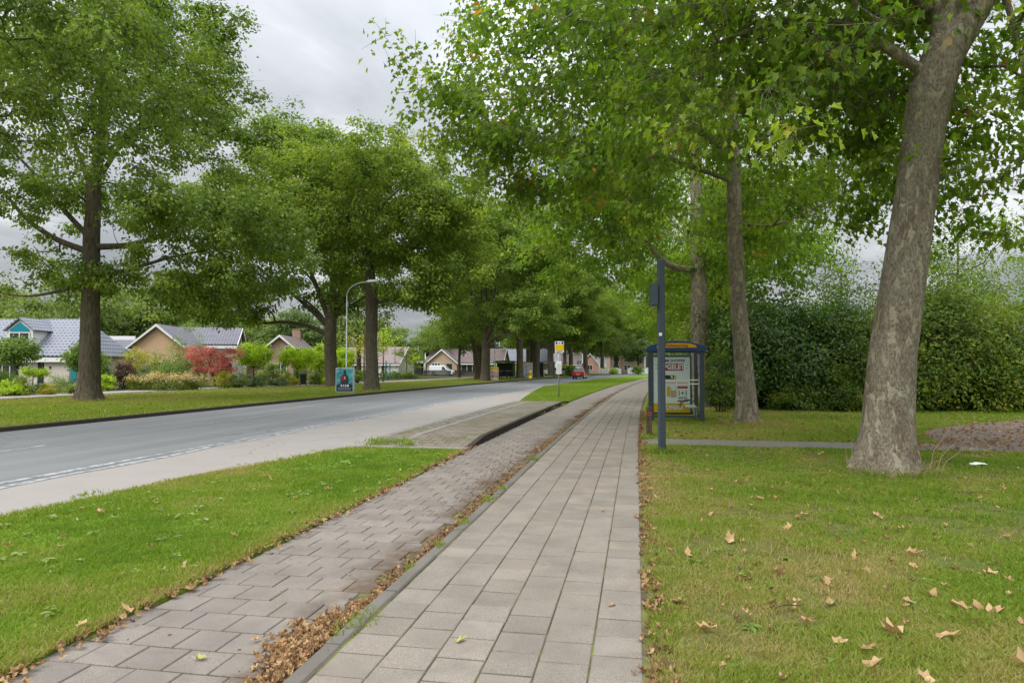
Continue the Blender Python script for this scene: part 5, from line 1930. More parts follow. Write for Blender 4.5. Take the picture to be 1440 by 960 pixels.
dec('lower_field', [(-.49, .12), (.49, .12), (.49, .50), (.25, .58), (-.2, .56), (-.49, .52)], plain('poster_navy', (.03, .035, .07), .4))
dec('figure', [(-.20, .56), (.22, .56), (.26, .85), (.20, 1.06), (.10, 1.13), (.12, 1.22), (.08, 1.28), (.09, 1.42), (-.06, 1.44), (-.08, 1.28), (-.05, 1.14), (-.19, 1.06), (-.27, .86)], plain('poster_dark', (.045, .04, .055), .4), 1)
dec('red_field', [(-.22, .80), (-.04, .72), (.0, .98), (-.1, 1.08), (-.2, 1.02)], M['poster_red'], 2)
dec('pale_field', [(-.02, .86), (.06, .86), (.05, 1.02), (-.01, 1.02)], plain('poster_cream', (.6, .52, .42), .5), 3)
for i, (x, w) in enumerate(((-.19, .10), (-.05, .07), (.07, .08), (.2, .12))):
    dec('title_stroke', [(x - w / 2, .40), (x + w / 2, .40), (x + w / 2 - .02, .54), (x - w / 2 + .02, .52)], M['white'], 4)
for z in (.20, .26, .315):
    dec('small_print', [(-.40, z), (.40, z), (.40, z + .022), (-.40, z + .022)], plain('poster_lilac', (.32, .32, .42), .5), 2)

# second board by the far oak
P4 = ground(694.5, 77, .12)
pb2 = thing('poster_board', 'purple poster board with a yellow header by the far oak', 'poster board', P4, YAW)
mb = MB()
mb.box((0, 0, .8), (1.06, .06, 1.5))
mb.build('frame', M['pale_metal'], pb2, bevel=.01)
for nm, z0, z1, mt in (('header', 1.33, 1.52, M['sign_yellow']), ('poster', .12, 1.325, poster_mat('purple_poster', [(.3, (.10, .03, .14)), (.45, (.40, .28, .42)), (.55, (.62, .36, .08)), (.7, (.55, .5, .56))], 2))):
    mb = MB()
    mb.box((0, -.035, (z0 + z1) / 2), (1.0, .012, z1 - z0))
    mb.build(nm, mt, pb2)
mb = MB()
mb.box((0, -.043, 1.17), (.75, .006, .10))
mb.box((0, -.043, .27), (.7, .006, .12))
mb.build('print', M['white'], pb2)

# wheelie bin
P5 = at(426.5, 541.5, .12)
wb = thing('wheelie_bin', 'dark grey wheelie bin standing beside the service street', 'bin', P5, YAW + .3)
mb = MB()
mb.box((0, 0, .50), (.58, .62, .86), taper=1.0)
bd = MB()
zs = [(.07, .44, .46), (.5, .50, .54), (.92, .57, .62)]
vs, fs = [], []
for z, a, b in zs:
    vs += [(-a / 2, -b / 2, z), (a / 2, -b / 2, z), (a / 2, b / 2, z), (-a / 2, b / 2, z)]
for i in range(2):
    fs += [(i * 4 + q, i * 4 + (q + 1) % 4, i * 4 + 4 + (q + 1) % 4, i * 4 + 4 + q) for q in range(4)]
fs += [(3, 2, 1, 0), (8, 9, 10, 11)]
bd.add(vs, fs)
bd.build('body', M['dark'], wb, bevel=.02)
mb = MB()
mb.prism([(-.34, .93), (.33, .93), (.36, .97), (.1, 1.04), (-.34, 1.02)], 'x', -.31, .31)
lid = mb.build('lid', M['slate'], wb, bevel=.015)
mb = MB()
mb.tube([(-.25, .36, .96), (.25, .36, .96)], .018, 8)
mb.build('handle', M['dark'], lid)
for x in (-.27, .27):
    mb = MB()
    mb.tube([(x - .03, .22, .1), (x + .03, .22, .1)], .10, 14)
    mb.build('wheel', M['rubber'], wb)


# ---- cars
def wheel(root, x, y, r=.31, w=.2):
    m_ = MB()
    m_.tube([(x - w / 2, y, r), (x - w / 2 + .03, y, r), (x + w / 2 - .03, y, r), (x + w / 2, y, r)], [r * .93, r, r, r * .93], 20)
    o = m_.build('wheel', M['rubber'], root, smooth=False)
    s = 1 if x > 0 else -1
    k_ = MB()
    k_.tube([(x + s * (w / 2 - .04), y, r), (x + s * (w / 2 + .008), y, r)], [r * .66, r * .60], 14)
    k_.build('rim', M['pale_metal'], o)
    return o


def car(name, label, cat, loc, rz, prof_, glass_side, half, paint, tum=.13, wheels=(-1.25, 1.3), rear_w=None, front_w=None, plate=True, tail='y0', r=.31):
    """prof_: side outline (y, z), rear at low y; the body narrows with height (tumblehome)"""
    root = thing(name, label, cat, loc, rz)
    zmax = max(z for _, z in prof_)
    beltz = glass_side[0][1]
    def hw(z):
        return half * (1 - .03 * max(0, (.45 - z) / .45)) if z < beltz else half - tum * (z - beltz) / (zmax - beltz)
    n = len(prof_)
    vs, fs = [], []
    layers = [(-1, 1.0), (-.86, 1), (.86, 1), (1, 1.0)]
    for s, _ in layers:
        for y, z in prof_:
            vs.append((s * hw(z), y * (1 if abs(s) < 1 else .985), z if abs(s) < 1 else z - .02))
    for k in range(3):
        for i in range(n):
            fs.append((k * n + i, k * n + (i + 1) % n, (k + 1) * n + (i + 1) % n, (k + 1) * n + i))
    fs += [tuple(range(n))[::-1], tuple(range(3 * n, 4 * n))]
    b = MB()
    b.add(vs, fs)
    body = b.build('body', paint, root, bevel=.05, seg=3)
    for s in (-1, 1):
        g = MB()
        a = [(s * (hw(z) + .012), y, z) for y, z in glass_side]
        c = [(s * (hw(z) - .03), y, z) for y, z in glass_side]
        m_ = len(a)
        g.add(a + c, [tuple(range(m_)), tuple(range(m_, 2 * m_))[::-1]] + [(i, (i + 1) % m_, (i + 1) % m_ + m_, i + m_) for i in range(m_)])
        g.build('side_window', M['glass'], root)
    for nm, w in (('rear_window', rear_w), ('windscreen', front_w)):
        if w:
            (y0, z0), (y1, z1) = w
            nrm = Vector((0, -(z1 - z0), (y1 - y0))).normalized() * .02
            if nrm.y * (y0) < 0:
                nrm = -nrm
            g = MB()
            h0, h1 = hw(z0) - .12, hw(z1) - .10
            q = [Vector((-h0, y0, z0)), Vector((h0, y0, z0)), Vector((h1, y1, z1)), Vector((-h1, y1, z1))]
            g.add([p + nrm for p in q] + [p - nrm for p in q], [(0, 1, 2, 3), (7, 6, 5, 4), (0, 4, 5, 1), (1, 5, 6, 2), (2, 6, 7, 3), (3, 7, 4, 0)])
            g.build(nm, M['car_glass'], root)
    for x in (-1, 1):
        for y in wheels:
            wheel(root, x * (half - .1), y, r)
    ymin = min(y for y, _ in prof_)
    ymax = max(y for y, _ in prof_)
    for x in (-1, 1):
        t_ = MB()
        t_.box((x * (half - .16), ymin + .07, .84), (.22, .12, .24))
        t_.build('tail_light', M['tail'], root, bevel=.02)
        t_ = MB()
        t_.box((x * (half - .22), ymax - .10, .68), (.34, .14, .16))
        t_.build('headlight', M['pale_metal'], root, bevel=.03)
        t_ = MB()
        t_.box((x * (half + .09), glass_side[-1][0] - .1, beltz + .05), (.18, .1, .13))
        t_.build('mirror', paint, root, bevel=.03)
    t_ = MB()
    t_.box((0, ymin - .006, .64), (.52, .02, .11))
    t_.build('number_plate', M['sign_yellow'], root)
    t_ = MB()
    t_.box((0, ymin + .03, .36), (half * 1.8, .1, .2))
    t_.build('rear_bumper', M['dark'], root, bevel=.03)
    return root


M['car_glass'] = plain('car_glass', (.20, .23, .26), .12, .8, var=.03)  # pale base colour stands in for the sky reflected in the panes
M['tail'] = plain('tail_light_red', (.35, .01, .012), .25, .6, var=.05)
M['car_red'] = plain('red_car_paint', (.36, .014, .028), .22, .6, var=.04, Coat_Weight=.6)
M['car_white'] = plain('white_car_paint', (.72, .74, .76), .25, .6, var=.03, Coat_Weight=.5)
M['car_grey'] = plain('silver_car_paint', (.42, .44, .46), .28, .6, var=.04, Coat_Weight=.5)
hatch = [(-1.88, .28), (1.9, .28), (1.93, .62), (1.80, .80), (1.05, .96), (.30, 1.40), (-.2, 1.46), (-1.25, 1.42), (-1.72, .98), (-1.92, .86), (-1.94, .5)]
hatch_g = [(-1.45, .98), (-1.2, 1.32), (-.2, 1.37), (.25, 1.32), (.85, .98)]
pc = ground(815.5, 97, .0)
car('car', 'red hatchback seen from behind driving away on the road', 'car', pc, -.06, hatch, hatch_g, .84, M['car_red'], .17, (-1.22, 1.25), ((-1.70, 1.02), (-1.30, 1.38)), ((.98, 1.0), (.36, 1.37)))
vanp = [(-2.1, .28), (2.1, .28), (2.15, .66), (2.02, .90), (1.25, 1.08), (.55, 1.74), (.2, 1.82), (-1.9, 1.82), (-2.1, 1.7), (-2.14, .5)]
vang = [(.2, 1.08), (.2, 1.62), (.52, 1.60), (1.02, 1.08)]
car('van', 'small white panel van parked on the grass before the brick bungalow', 'van', ground(622, 118, .12), YAW - math.pi / 2 - .22, vanp, vang, .88, M['car_white'], .12, (-1.35, 1.3), None, ((1.2, 1.12), (.6, 1.68)), r=.33)
car('car', 'dark hatchback parked just in front of the white van', 'car', ground(641, 126, .12), YAW + .5, hatch, hatch_g, .84, M['dark'], .17, (-1.22, 1.25), ((-1.70, 1.02), (-1.30, 1.38)), ((.98, 1.0), (.36, 1.37)))
car('car', 'silver car parked left of the red car beyond the verge', 'car', ground(796, 120, .12), YAW + 1.2, hatch, hatch_g, .84, M['car_grey'], .17, (-1.22, 1.25), ((-1.70, 1.02), (-1.30, 1.38)), ((.98, 1.0), (.36, 1.37)))
car('car', 'white car glimpsed through the far bus shelter glass', 'car', ground(776, 122, .12), YAW + 1.3, hatch, hatch_g, .84, M['car_white'], .17, (-1.22, 1.25), ((-1.70, 1.02), (-1.30, 1.38)), ((.98, 1.0), (.36, 1.37)))

# ---- far shelters, bicycles, panels
def far_shelter(label, px, d, w, dp, dark):
    t = thing('bus_shelter' if not dark else 'bicycle_shelter', label, 'shelter', ground(px, d, .12), YAW - .15)
    for x in (-w / 2, w / 2):
        for y in (0, dp):
            m_ = MB()
            m_.box((x, y, 1.1), (.10, .10, 2.2))
            m_.build('leg', M['slate'], t)
    m_ = MB()
    m_.prism([(-w / 2 - .25, 2.2), (w / 2 + .25, 2.2), (w / 2 + .2, 2.36), (0, 2.44), (-w / 2 - .2, 2.36)], 'y', -.2, dp + .2)
    m_.build('roof', M['dark'] if dark else M['grey_metal'], t)
    m_ = MB()
    m_.box((0, dp, 1.2), (w - .1, .03, 1.9))
    m_.build('back_panel', M['dark'] if dark else M['clear'], t)
    m_ = MB()
    m_.box((w / 2, dp / 2, 1.2), (.03, dp - .12, 1.9))
    m_.build('side_panel', M['dark'] if dark else M['slate'], t)
    return t


far_shelter('dark open shelter with bicycles between two far oak trunks', 709, 92, 2.4, 1.5, True)
far_shelter('far bus shelter with teal grey sides across the road', 770, 104, 1.9, 1.4, False)
t = thing('advert_column', 'dark teal advertising panel left of the far bus shelter', 'advert panel', ground(760, 101, .12), YAW - .2)
mb = MB()
mb.box((0, 0, 1.15), (.95, .18, 2.1))
mb.build('case', M['slate'], t, bevel=.03)
mb = MB()
mb.box((0, -.096, 1.2), (.8, .012, 1.8))
mb.build('screen', M['dark'], t)


def bicycle(label, px, d, rz):
    t = thing('bicycle', label, 'bicycle', ground(px, d, .12), rz, 'bicycles under the dark shelter')
    for x in (-.52, .52):
        m_ = MB()
        ring = [(x + .33 * math.cos(q), 0, .35 + .33 * math.sin(q)) for q in [2 * math.pi * i / 18 for i in range(19)]]
        m_.tube(ring, .022, 6, cap=False)
        for i in range(6):
            q = math.pi * i / 6
            m_.tube([(x - .32 * math.cos(q), 0, .35 - .32 * math.sin(q)), (x + .32 * math.cos(q), 0, .35 + .32 * math.sin(q))], .004, 4)
        m_.build('wheel', M['rubber'], t)
    m_ = MB()
    for a, b in (((-.52, .35), (-.15, .35)), ((-.52, .35), (-.2, .82)), ((-.15, .35), (-.24, .92)), ((-.15, .35), (.38, .82)), ((-.2, .82), (.38, .85)), ((.36, .95), (.52, .35))):
        m_.tube([(a[0], 0, a[1]), (b[0], 0, b[1])], .02, 6)
    m_.build('frame', M['ink'], t)
    m_ = MB()
    m_.tube([(.3, -.28, 1.05), (.38, -.1, 1.06), (.36, 0, .98), (.38, .1, 1.06), (.3, .28, 1.05)], .015, 6)
    m_.build('handlebar', M['pale_metal'], t)
    m_ = MB()
    m_.box((-.26, 0, .96), (.26, .16, .07))
    m_.build('saddle', M['rubber'], t, bevel=.02)


for i, px in enumerate((700, 704, 713, 718)):
    bicycle(('bicycle at the left end of the dark shelter', 'bicycle second from the left in the dark shelter', 'bicycle third from the left in the dark shelter', 'bicycle at the right end of the dark shelter')[i], px, 90.5, YAW + 1.2 + .15 * i)
t = thing('advert_board', 'large colourful poster panel with yellow header between the far oaks', 'poster panel', ground(741.5, 97, .12), YAW)
mb = MB()
mb.box((0, 0, 1.15), (1.55, .1, 2.1))
mb.build('case', M['pale_metal'], t, bevel=.02)
for nm, z0, z1, mt in (('header', 2.0, 2.19, M['sign_yellow']), ('poster', .2, 1.99, poster_mat('mixed_poster', [(.3, (.03, .14, .18)), (.42, (.30, .35, .55)), (.5, (.62, .62, .68)), (.58, (.45, .5, .7)), (.66, (.6, .55, .08)), (.75, (.10, .25, .12))], 3))):
    mb = MB()
    mb.box((0, -.056, (z0 + z1) / 2), (1.46, .012, z1 - z0))
    mb.build(nm, mt, t)
t = thing('yellow_bollard', 'yellow bollard in front of the colourful poster panel', 'bollard', ground(745.5, 92, .12))
mb = MB()
mb.tube([(0, 0, 0), (0, 0, .06), (0, 0, .08), (0, 0, .8), (0, 0, .95), (0, 0, 1.05), (0, 0, 1.1)], [.32, .32, .24, .2, .24, .16, .03], 14)
mb.build('body', M['sign_yellow'], t, smooth=True)
mb = MB()
mb.tube([(0, 0, .5), (0, 0, .6)], [.226, .222], 14)
mb.build('band', M['ink'], t)
for px, d, lab in ((814.5, 112, 'blue road sign just above the red car'), (861, 160, 'blue road sign at the far lamp beyond the red car')):
    t = thing('road_sign', lab, 'road sign', ground(px, d, .05), YAW)
    mb = MB()
    mb.tube([(0, .03, 0), (0, .03, 2.6)], .03, 8)
    mb.build('pole', M['grey_metal'], t)
    mb = MB()
    mb.box((0, 0, 2.3), (.6, .02, .6))
    pl = mb.build('plate', plain('traffic_blue', (.01, .18, .55), .4, .5), t, bevel=.008)
    mb = MB()
    mb.prism([(-.06, 2.08), (.06, 2.08), (.06, 2.3), (.16, 2.3), (0, 2.5), (-.16, 2.3), (-.06, 2.3)], 'y', -.016, -.011)
    mb.build('arrow', M['white'], pl)
t = thing('playground_frame', 'blue playground frame with a small panel beyond the straight oak', 'playground frame', ground(545.5, 92, .12), YAW)
for x, h in ((-.25, 2.4), (.28, 1.9)):
    mb = MB()
    mb.box((x, 0, h / 2), (.13, .13, h))
    mb.build('post', M['teal'], t)
mb = MB()
mb.box((0.02, 0, 1.2), (.40, .06, .5))
mb.build('panel', M['white'], t)
mb = MB()
mb.box((0.02, -.033, 1.25), (.14, .006, .14))
mb.build('mark', M['red_band'], t)
for px, d, lab in ((577, 84, 'wooden bench on the verge left of the white van'), (553, 80, 'low wooden bench near the playground frame')):
    t = thing('bench', lab, 'bench', ground(px, d, .12), YAW + .1)
    mb = MB()
    for y in (-.14, 0, .14):
        mb.box((0, y, .48), (1.5, .12, .045))
    mb.build('seat', M['wood'], t)
    for x in (-.6, .6):
        mb = MB()
        mb.box((x, 0, .225), (.12, .36, .45))
        mb.build('leg', M['wood'], t)
t = thing('picket_fence', 'white picket fence far off at the end of the road', 'fence', ground(878, 152, .1), YAW)
mb = MB()
for i in range(34):
    x = -5.6 + i * .34
    if abs(x) < .7:
        continue
    hh = .95 + .4 * abs(((i % 11) - 5) / 5)
    mb.prism([(x - .13, 0), (x + .13, 0), (x + .13, hh), (x, hh + .12), (x - .13, hh)], 'y', -.03, .0)
mb.build('pickets', M['white'], t)
mb = MB()
for x0, x1 in ((-5.7, -.7), (.7, 5.7)):
    for z in (.3, .75):
        mb.box(((x0 + x1) / 2, .035, z), (x1 - x0, .06, .09))
mb.build('rails', M['white'], t)
for px, d, w, lab in ((590, 116, 11, 'low dark fence under the bungalow porch'), (665, 118, 7, 'low dark fence right of the bungalow window')):
    t = thing('garden_fence', lab, 'fence', ground(px, d, .12), YAW)
    mb = MB()
    for i in range(int(w / .14)):
        mb.box((-w / 2 + i * .14, 0, .5), (.11, .025, 1.0))
    mb.build('boards', M['ink'], t)
    mb = MB()
    mb.box((0, .04, .75), (w, .05, .08))
    mb.build('rail', M['ink'], t)

# ================================================================== FALLEN LEAVES AND LITTER
def litter_leaf(name, seed, curl):
    rng = np.random.default_rng(seed)
    T, F = DRY_LEAF
    T = T.copy()
    T[:, 2] = T[:, 2] * curl + rng.normal(0, .05, len(T)) + np.where(T[:, 0] > .3, .12 * curl, 0)
    T[:, :2] += rng.normal(0, .07, (len(T), 2))
    T[:, 2] -= T[:, 2].min() - .03
    V, lp, st = T, np.concatenate([np.array(f) for f in F]), np.cumsum([0] + [len(f) for f in F[:-1]])
    me = mesh_np(name, V, lp, st, np.clip(np.full(len(F), (.76, .58, .86, .7, .92, .6)[seed % 50 % 6]) + rng.normal(0, .08, len(F)), 0, .92))
    me.materials.append(M['dry'])
    return me


meshes = [litter_leaf('dry_leaf', 900 + i, c) for i, c in enumerate((.7, 1.3, 1.8, 1.0, 2.2))]
meshes.append(litter_leaf('dry_leaf', 950, 1.1))
for p in meshes[-1].attributes['v'].data:
    p.value = .97
rng = np.random.default_rng(77)
seen = [(1037, 818), (1046, 815), (1268, 747), (1202, 785), (1283, 782), (1163, 820), (1193, 838), (996, 888), (1166, 850), (1254, 893), (1351, 857), (1376, 858), (1396, 866), (1222, 915), (1393, 810), (1285, 797), (1434, 750),
        (1050, 868), (1082, 854), (1025, 762), (1000, 726), (1056, 715), (1138, 683), (1095, 693), (1156, 640), (1235, 727), (1345, 715), (1405, 718), (1436, 880), (1100, 960), (1230, 940), (1135, 880), (955, 850), (968, 730), (1130, 725), (1080, 780),
        (1310, 840), (1120, 850), (1150, 775), (1410, 690), (1382, 640), (1000, 690), (1039, 681), (1070, 702), (1300, 960), (1010, 940), (1420, 820), (1180, 905), (968, 780), (1110, 745), (1365, 770), (1095, 810), (990, 800), (1330, 900), (1440, 940), (1278, 850)]
for i, (px, py) in enumerate(seen):
    p = at(px, py, .052)
    o = link('dry_leaf', meshes[i % 5] if i not in (27, 38) else meshes[5])
    o.location = (p.x, p.y, .066 + rng.uniform(.0, .016))
    o.rotation_euler = (rng.normal(0, .25), rng.normal(0, .25), rng.uniform(0, 6.28))
    s = rng.uniform(.07, .145)
    o.scale = (s, s * rng.uniform(.55, 1.05), s * rng.uniform(.3, .95))
    if i in (27, 38):
        tag(o, 'pale yellow green fallen leaf among the dry ones on the right lawn', 'leaf', 'pale leaves on the right lawn')
    else:
        tag(o, 'dry tan plane leaf lying curled on the right lawn', 'leaf', 'dry leaves on the right lawn')
left = [(115, 716), (140, 722), (222, 704), (262, 670), (282, 668), (236, 727), (88, 664 + 90), (330, 755), (260, 795), (300, 765), (412, 662), (378, 673), (463, 690), (415, 700), (85, 768), (210, 770), (115, 880), (12, 770), (55, 850), (180, 860)]
for i, (px, py) in enumerate(left):
    p = at(px, py, .055)
    o = link('dry_leaf', meshes[(i * 3 + 1) % 5])
    o.location = (p.x, p.y, .06 + rng.uniform(0, .02))
    o.rotation_euler = (rng.normal(0, .3), rng.normal(0, .3), rng.uniform(0, 6.28))
    s = rng.uniform(.07, .12)
    o.scale = (s, s * rng.uniform(.55, 1.05), s * rng.uniform(.3, .95))
    tag(o, 'pale dry leaf lying in the bright grass of the left front verge', 'leaf', 'dry leaves on the left front verge')
for px, py, mi, lab in ((281, 926, 5, 'yellow green fallen leaf lying on the cycle path tiles'), (648, 901, 5, 'small green fallen leaf in the middle of the footpath'), (860, 850, 3, 'orange brown fallen leaf on the footpath near the lawn'),
                        (847, 718, 2, 'reddish brown leaf bit on the footpath'), (675, 803, 0, 'dry brown leaf bit on the cycle path tiles')):
    z = .062 if px > 520 and lab.find('footpath') > 0 else .006
    p = at(px, py, z)
    o = link('dry_leaf', meshes[mi])
    o.location = (p.x, p.y, z)
    o.rotation_euler = (0, 0, px * .37)
    o.scale = (.075, .06, .06)
    tag(o, lab, 'leaf')


def litter(name, S, Y, z, size, seed, vm=.5, vs=.2, curl=1.0, pile=None):
    rng = np.random.default_rng(seed)
    n = len(S)
    P = np.stack([S + curve(Y), Y, np.full(n, z) + (0 if pile is None else pile)], -1)
    nr = rng.normal(size=(n, 3)) * .55 + np.array([0, 0, .9])
    tip = rng.normal(size=(n, 3)) * np.array([1, 1, .25])
    T, F = DRY_LEAF
    o = link(name, leaf_cloud(name, (T * np.array([1, 1, curl]), F), P, nr, tip, size, np.clip(rng.normal(vm, vs, n), 0, .93), .8), M['dry'])
    return tag(o, kind='stuff')


n = 4200
Y = 3 + 42 * rng.random(n) ** 1.5
wid = .03 + .20 * np.clip((fbm(Y, Y * 0, 1.6, 66) - .3) * 1.9, 0, 1)
S = -1.915 - np.abs(rng.normal(0, 1, n)) * wid * .55
litter('leaf_litter', S, Y, .012, rng.uniform(.02, .062, n) * (1 + .012 * Y), 1, .42, .2, 1.2, np.abs(rng.normal(0, .008, n)))
n = 1050
Y = np.clip(rng.normal(4.1, .36, n), 3.2, 4.8)
S = -1.93 - np.abs(rng.normal(0, .125, n)) * np.clip(1.3 - np.abs(Y - 4.1) * 1.1, .1, 1.3)
h_ = np.clip(.03 - .07 * (-1.92 - S), .0, .03) * rng.random(n) * np.clip((4.95 - Y) * 2, 0, 1)
litter('leaf_litter', S, Y, .014, rng.uniform(.022, .085, n), 2, .58, .22, 1.3, h_)
n = 1500
Y = 11.3 + rng.normal(0, 1.6, n)
S = -2.05 - np.abs(rng.normal(0, .28, n))
litter('leaf_litter', S, Y, .006, rng.uniform(.010, .028, n), 3, .25, .15, .6)
n = 900
Y = 2.6 + 24 * rng.random(n) ** 1.3
S = .07 + rng.normal(0, .055, n) + .04
litter('leaf_litter', S, Y, .063, rng.uniform(.025, .085, n), 4, .48, .2, 1.4)
n = 700
Y = 2.6 + 12 * rng.random(n) ** 1.1
S = -3.5 + rng.normal(0, .07, n)
litter('leaf_litter', S, Y, .03, rng.uniform(.03, .085, n), 5, .55, .22, 1.4)
n = 260
Y = rng.uniform(2.8, 16, n)
litter('leaf_litter', rng.uniform(-3.4, .0, n), Y, .0, rng.uniform(.012, .035, n), 6, .4, .2, .8, None).location.z = 0.0
o = COL.objects[-1] if False else None
n = 1500
Y = rng.uniform(16.6, 25, n)
litter('leaf_litter', rng.uniform(.2, 16, n), Y, .07, rng.uniform(.05, .12, n), 7, .55, .2, 1.3)
n = 900
P_ = [at(rng.uniform(1290, 1500), rng.uniform(584, 634), .06) for _ in range(n)]
litter('leaf_litter', np.array([p.x for p in P_]) - curve(np.array([p.y for p in P_])), np.array([p.y for p in P_]), .063, rng.uniform(.03, .10, n), 8, .55, .2, 1.0)
n = 900
Y = rng.uniform(2.6, 15, n)
S = .15 + 8 * rng.random(n)
litter('leaf_litter', S, Y, .07, rng.uniform(.03, .075, n), 9, .5, .25, 1.2)
n = 900
Y = rng.uniform(14, 60, n)
litter('leaf_litter', rng.uniform(-30, -17.2, n), Y, .17, rng.uniform(.05, .11, n), 10, .6, .25, 1.2)

# dry stalks and taller grass round the foot of the nearest trunk
rng = np.random.default_rng(5)
st = thing('dry_stalks', 'bunch of dry straw coloured stalks at the foot of the nearest trunk', 'dry stalks', b1)
mb = MB()
for i in range(70):
    a = rng.uniform(-2.6, .4)
    r0 = rng.uniform(.46, .74)
    x, y = r0 * math.cos(a), r0 * math.sin(a)
    ln = rng.uniform(.12, .5)
    b = a + rng.normal(0, .9)
    up = rng.uniform(.1, .9)
    q = Vector((x, y, .0))
    e = q + Vector((math.cos(b) * ln * (1 - up * .5), math.sin(b) * ln * (1 - up * .5), ln * up))
    mb.tube([q, (q + e) / 2 + Vector((0, 0, .05)), e], [.0035, .003, .001], 4)
for dx, ln in ((.52, .75), (.62, .6), (.68, .45), (-.62, .42), (-.55, .55)):
    mb.tube([(dx, -.35, 0), (dx * 1.12, -.37, ln * .5), (dx * 1.35 + .12, -.4, ln)], [.006, .005, .002], 5)
mb.build('stalk', plain('straw', (.36, .27, .16), .8, .2), st)
n = 1500
a = rng.uniform(0, 2 * np.pi, n)
r0 = np.abs(rng.normal(.62, .16, n)) + .05
S, Y = b1.x + r0 * np.cos(a), b1.y + r0 * np.sin(a)
blades('trunk_grass', S - curve(Y), Y, .043, rng.uniform(.05, .17, n), np.full(n, .011), np.clip(rng.normal(.75, .2, n), 0, 1), 9)
for bb, cnt_, v0 in ((b2, 900, .12), (bo1, 1100, .15), (bo3, 700, .15), (bo2, 700, .15), (P0, 400, .7)):
    a = rng.uniform(0, 2 * np.pi, cnt_)
    r0 = np.abs(rng.normal(.55, .2, cnt_)) + .05 if bb is not P0 else np.abs(rng.normal(.12, .12, cnt_))
    S, Y = bb.x + r0 * np.cos(a), bb.y + r0 * np.sin(a)
    blades('trunk_grass', S - curve(Y), Y, bb.z - .002, rng.uniform(.06, .2, cnt_), .011 + .0004 * np.hypot(S, Y), np.clip(rng.normal(v0, .2, cnt_), 0, 1), 10)

p = at(1376, 653.5, .07)
mb = MB()
mb.add([(-.12, -.05, 0), (.02, -.07, .03), (.13, -.03, .015), (.12, .05, .03), (-.01, .06, .045), (-.13, .05, .02)], [(0, 1, 4, 5), (1, 2, 3, 4)])
o = mb.build('paper_scrap', M['white'])
o.location = p
sm = o.modifiers.new('thickness', 'SOLIDIFY')
sm.thickness = .003
tag(o, 'white crumpled paper scrap on the lawn right of the nearest trunk', 'paper scrap')
p = at(468, 873.5, .008)
mb = MB()
mb.tube([(-.05, 0, .006), (0, .004, .008), (.05, .012, .006)], .005, 6)
o = mb.build('paper_straw', M['white'])
o.location = p
tag(o, 'tiny white paper stick on the cycle path above the pile of leaves', 'litter')
for px, py, ln, rz, lab in ((1110, 853, .22, .2, 'thin dry twig lying across the right lawn'), (1368, 693, .5, -.25, 'longer dry twig on the lawn right of the nearest trunk'), (402, 925, .16, .7, 'short twig beside the pile of leaves on the cycle path')):
    z = .075 if px > 900 else .02
    p = at(px, py, z)
    mb = MB()
    mb.tube([(-ln / 2, 0, 0), (-ln * .1, .02, .01), (ln * .2, .0, .012), (ln / 2, .03, .0)], [.006, .005, .004, .002], 6)
    mb.tube([(ln * .1, 0.01, .012), (ln * .25, .06, .02)], [.003, .0015], 5)
    o = mb.build('twig', M['stem'])
    o.location = p
    o.rotation_euler = (0, 0, rz)
    tag(o, lab, 'twig')

# ================================================================== LIGHT, SKY, CAMERA
W = bpy.data.worlds.new('World')
SC.world = W
W.use_nodes = True
nt = W.node_tree
nt.nodes.clear()
SUN_EL, SUN_AZ = R(52), R(215)                            # azimuth measured clockwise from +Y
sky = nt.nodes.new('ShaderNodeTexSky')
sky.sky_type = 'NISHITA'
sky.sun_disc = False
sky.sun_elevation = SUN_EL
sky.sun_rotation = SUN_AZ
sky.dust_density = 2.0
tc = nt.nodes.new('ShaderNodeTexCoord')
sep = nt.nodes.new('ShaderNodeSeparateXYZ')
L(nt, tc.outputs['Generated'], sep.inputs[0])
zc = mth(nt, 'MAXIMUM', sep.outputs[2], 0.0)
dn = mth(nt, 'ADD', zc, .22)
cmb = nt.nodes.new('ShaderNodeCombineXYZ')
L(nt, mth(nt, 'DIVIDE', sep.outputs[0], dn), cmb.inputs[0])
L(nt, mth(nt, 'DIVIDE', sep.outputs[1], dn), cmb.inputs[1])
n1 = noise(nt, cmb.outputs[0], 1.35, 8, .52, .5)
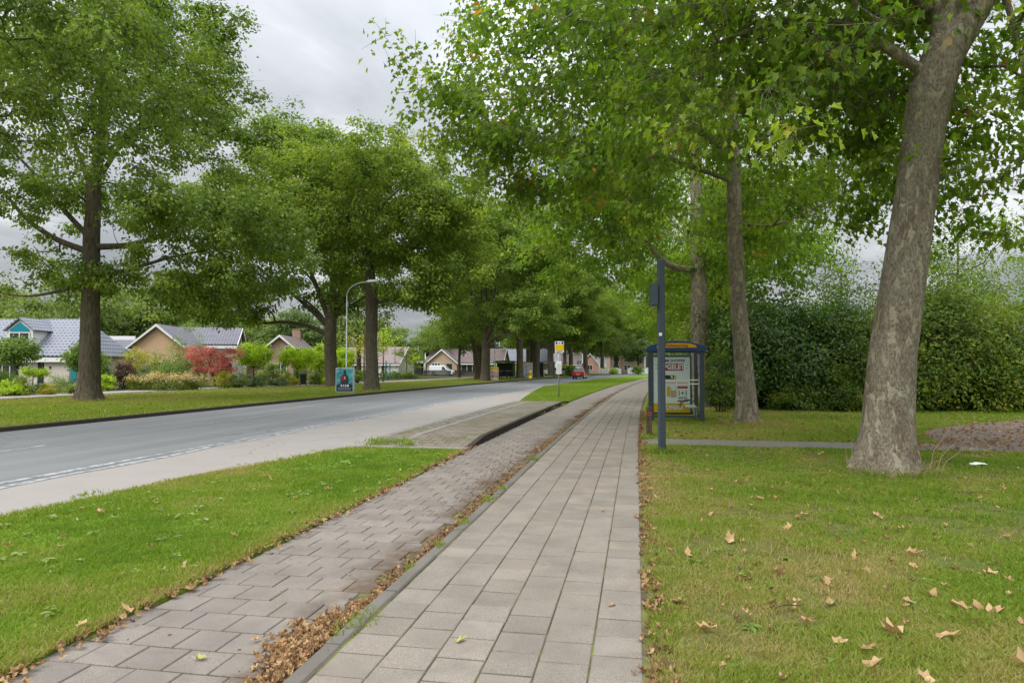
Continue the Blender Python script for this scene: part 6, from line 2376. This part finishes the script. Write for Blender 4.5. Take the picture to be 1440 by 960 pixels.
n2 = noise(nt, cmb.outputs[0], .55, 4, .5, .2)
f = mth(nt, 'MULTIPLY_ADD', n1, .6, mth(nt, 'MULTIPLY', n2, .4))
cl = ramp(nt, f, [(.38, (3.0, 3.17, 3.4)), (.46, (3.9, 4.07, 4.3)), (.515, (5.2, 5.38, 5.6)), (.57, (7.4, 7.55, 7.7))])
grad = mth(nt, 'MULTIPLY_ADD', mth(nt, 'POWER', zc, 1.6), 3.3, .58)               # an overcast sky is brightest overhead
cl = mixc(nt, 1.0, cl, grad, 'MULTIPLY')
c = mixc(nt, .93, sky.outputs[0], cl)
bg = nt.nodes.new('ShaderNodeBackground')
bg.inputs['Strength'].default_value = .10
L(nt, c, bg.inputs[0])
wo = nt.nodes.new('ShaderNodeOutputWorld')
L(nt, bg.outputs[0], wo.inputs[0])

sl_ = bpy.data.lights.new('sun', 'SUN')
sl_.energy = 1.5
sl_.angle = R(24)
sl_.color = (1, .96, .90)
so = bpy.data.objects.new('sun', sl_)
COL.objects.link(so)
dv = Vector((math.sin(SUN_AZ) * math.cos(SUN_EL), math.cos(SUN_AZ) * math.cos(SUN_EL), math.sin(SUN_EL)))
so.rotation_euler = (-dv).to_track_quat('-Z', 'Y').to_euler()
so.location = dv * 100

cam = bpy.data.cameras.new('camera')
cam.lens = 24
cam.sensor_width = 36
cam.clip_end = 3000
co = bpy.data.objects.new('camera', cam)
COL.objects.link(co)
co.matrix_world = Matrix.Translation((0, 0, EYE)) @ Matrix((RT, UP, -FW)).transposed().to_4x4()
SC.camera = co

vs_ = SC.view_settings
vs_.view_transform = 'Standard'
vs_.look = 'None'
vs_.exposure = .68
vs_.gamma = 1
vs_.use_curve_mapping = False
cy = SC.cycles
cy.max_bounces = 9
cy.diffuse_bounces = 6
cy.glossy_bounces = 2
cy.transmission_bounces = 8
cy.transparent_max_bounces = 8
cy.use_denoising = True
cy.denoiser = 'OPENIMAGEDENOISE'
cy.denoising_prefilter = 'ACCURATE'
cy.sample_clamp_indirect = 10
SC.render.film_transparent = False
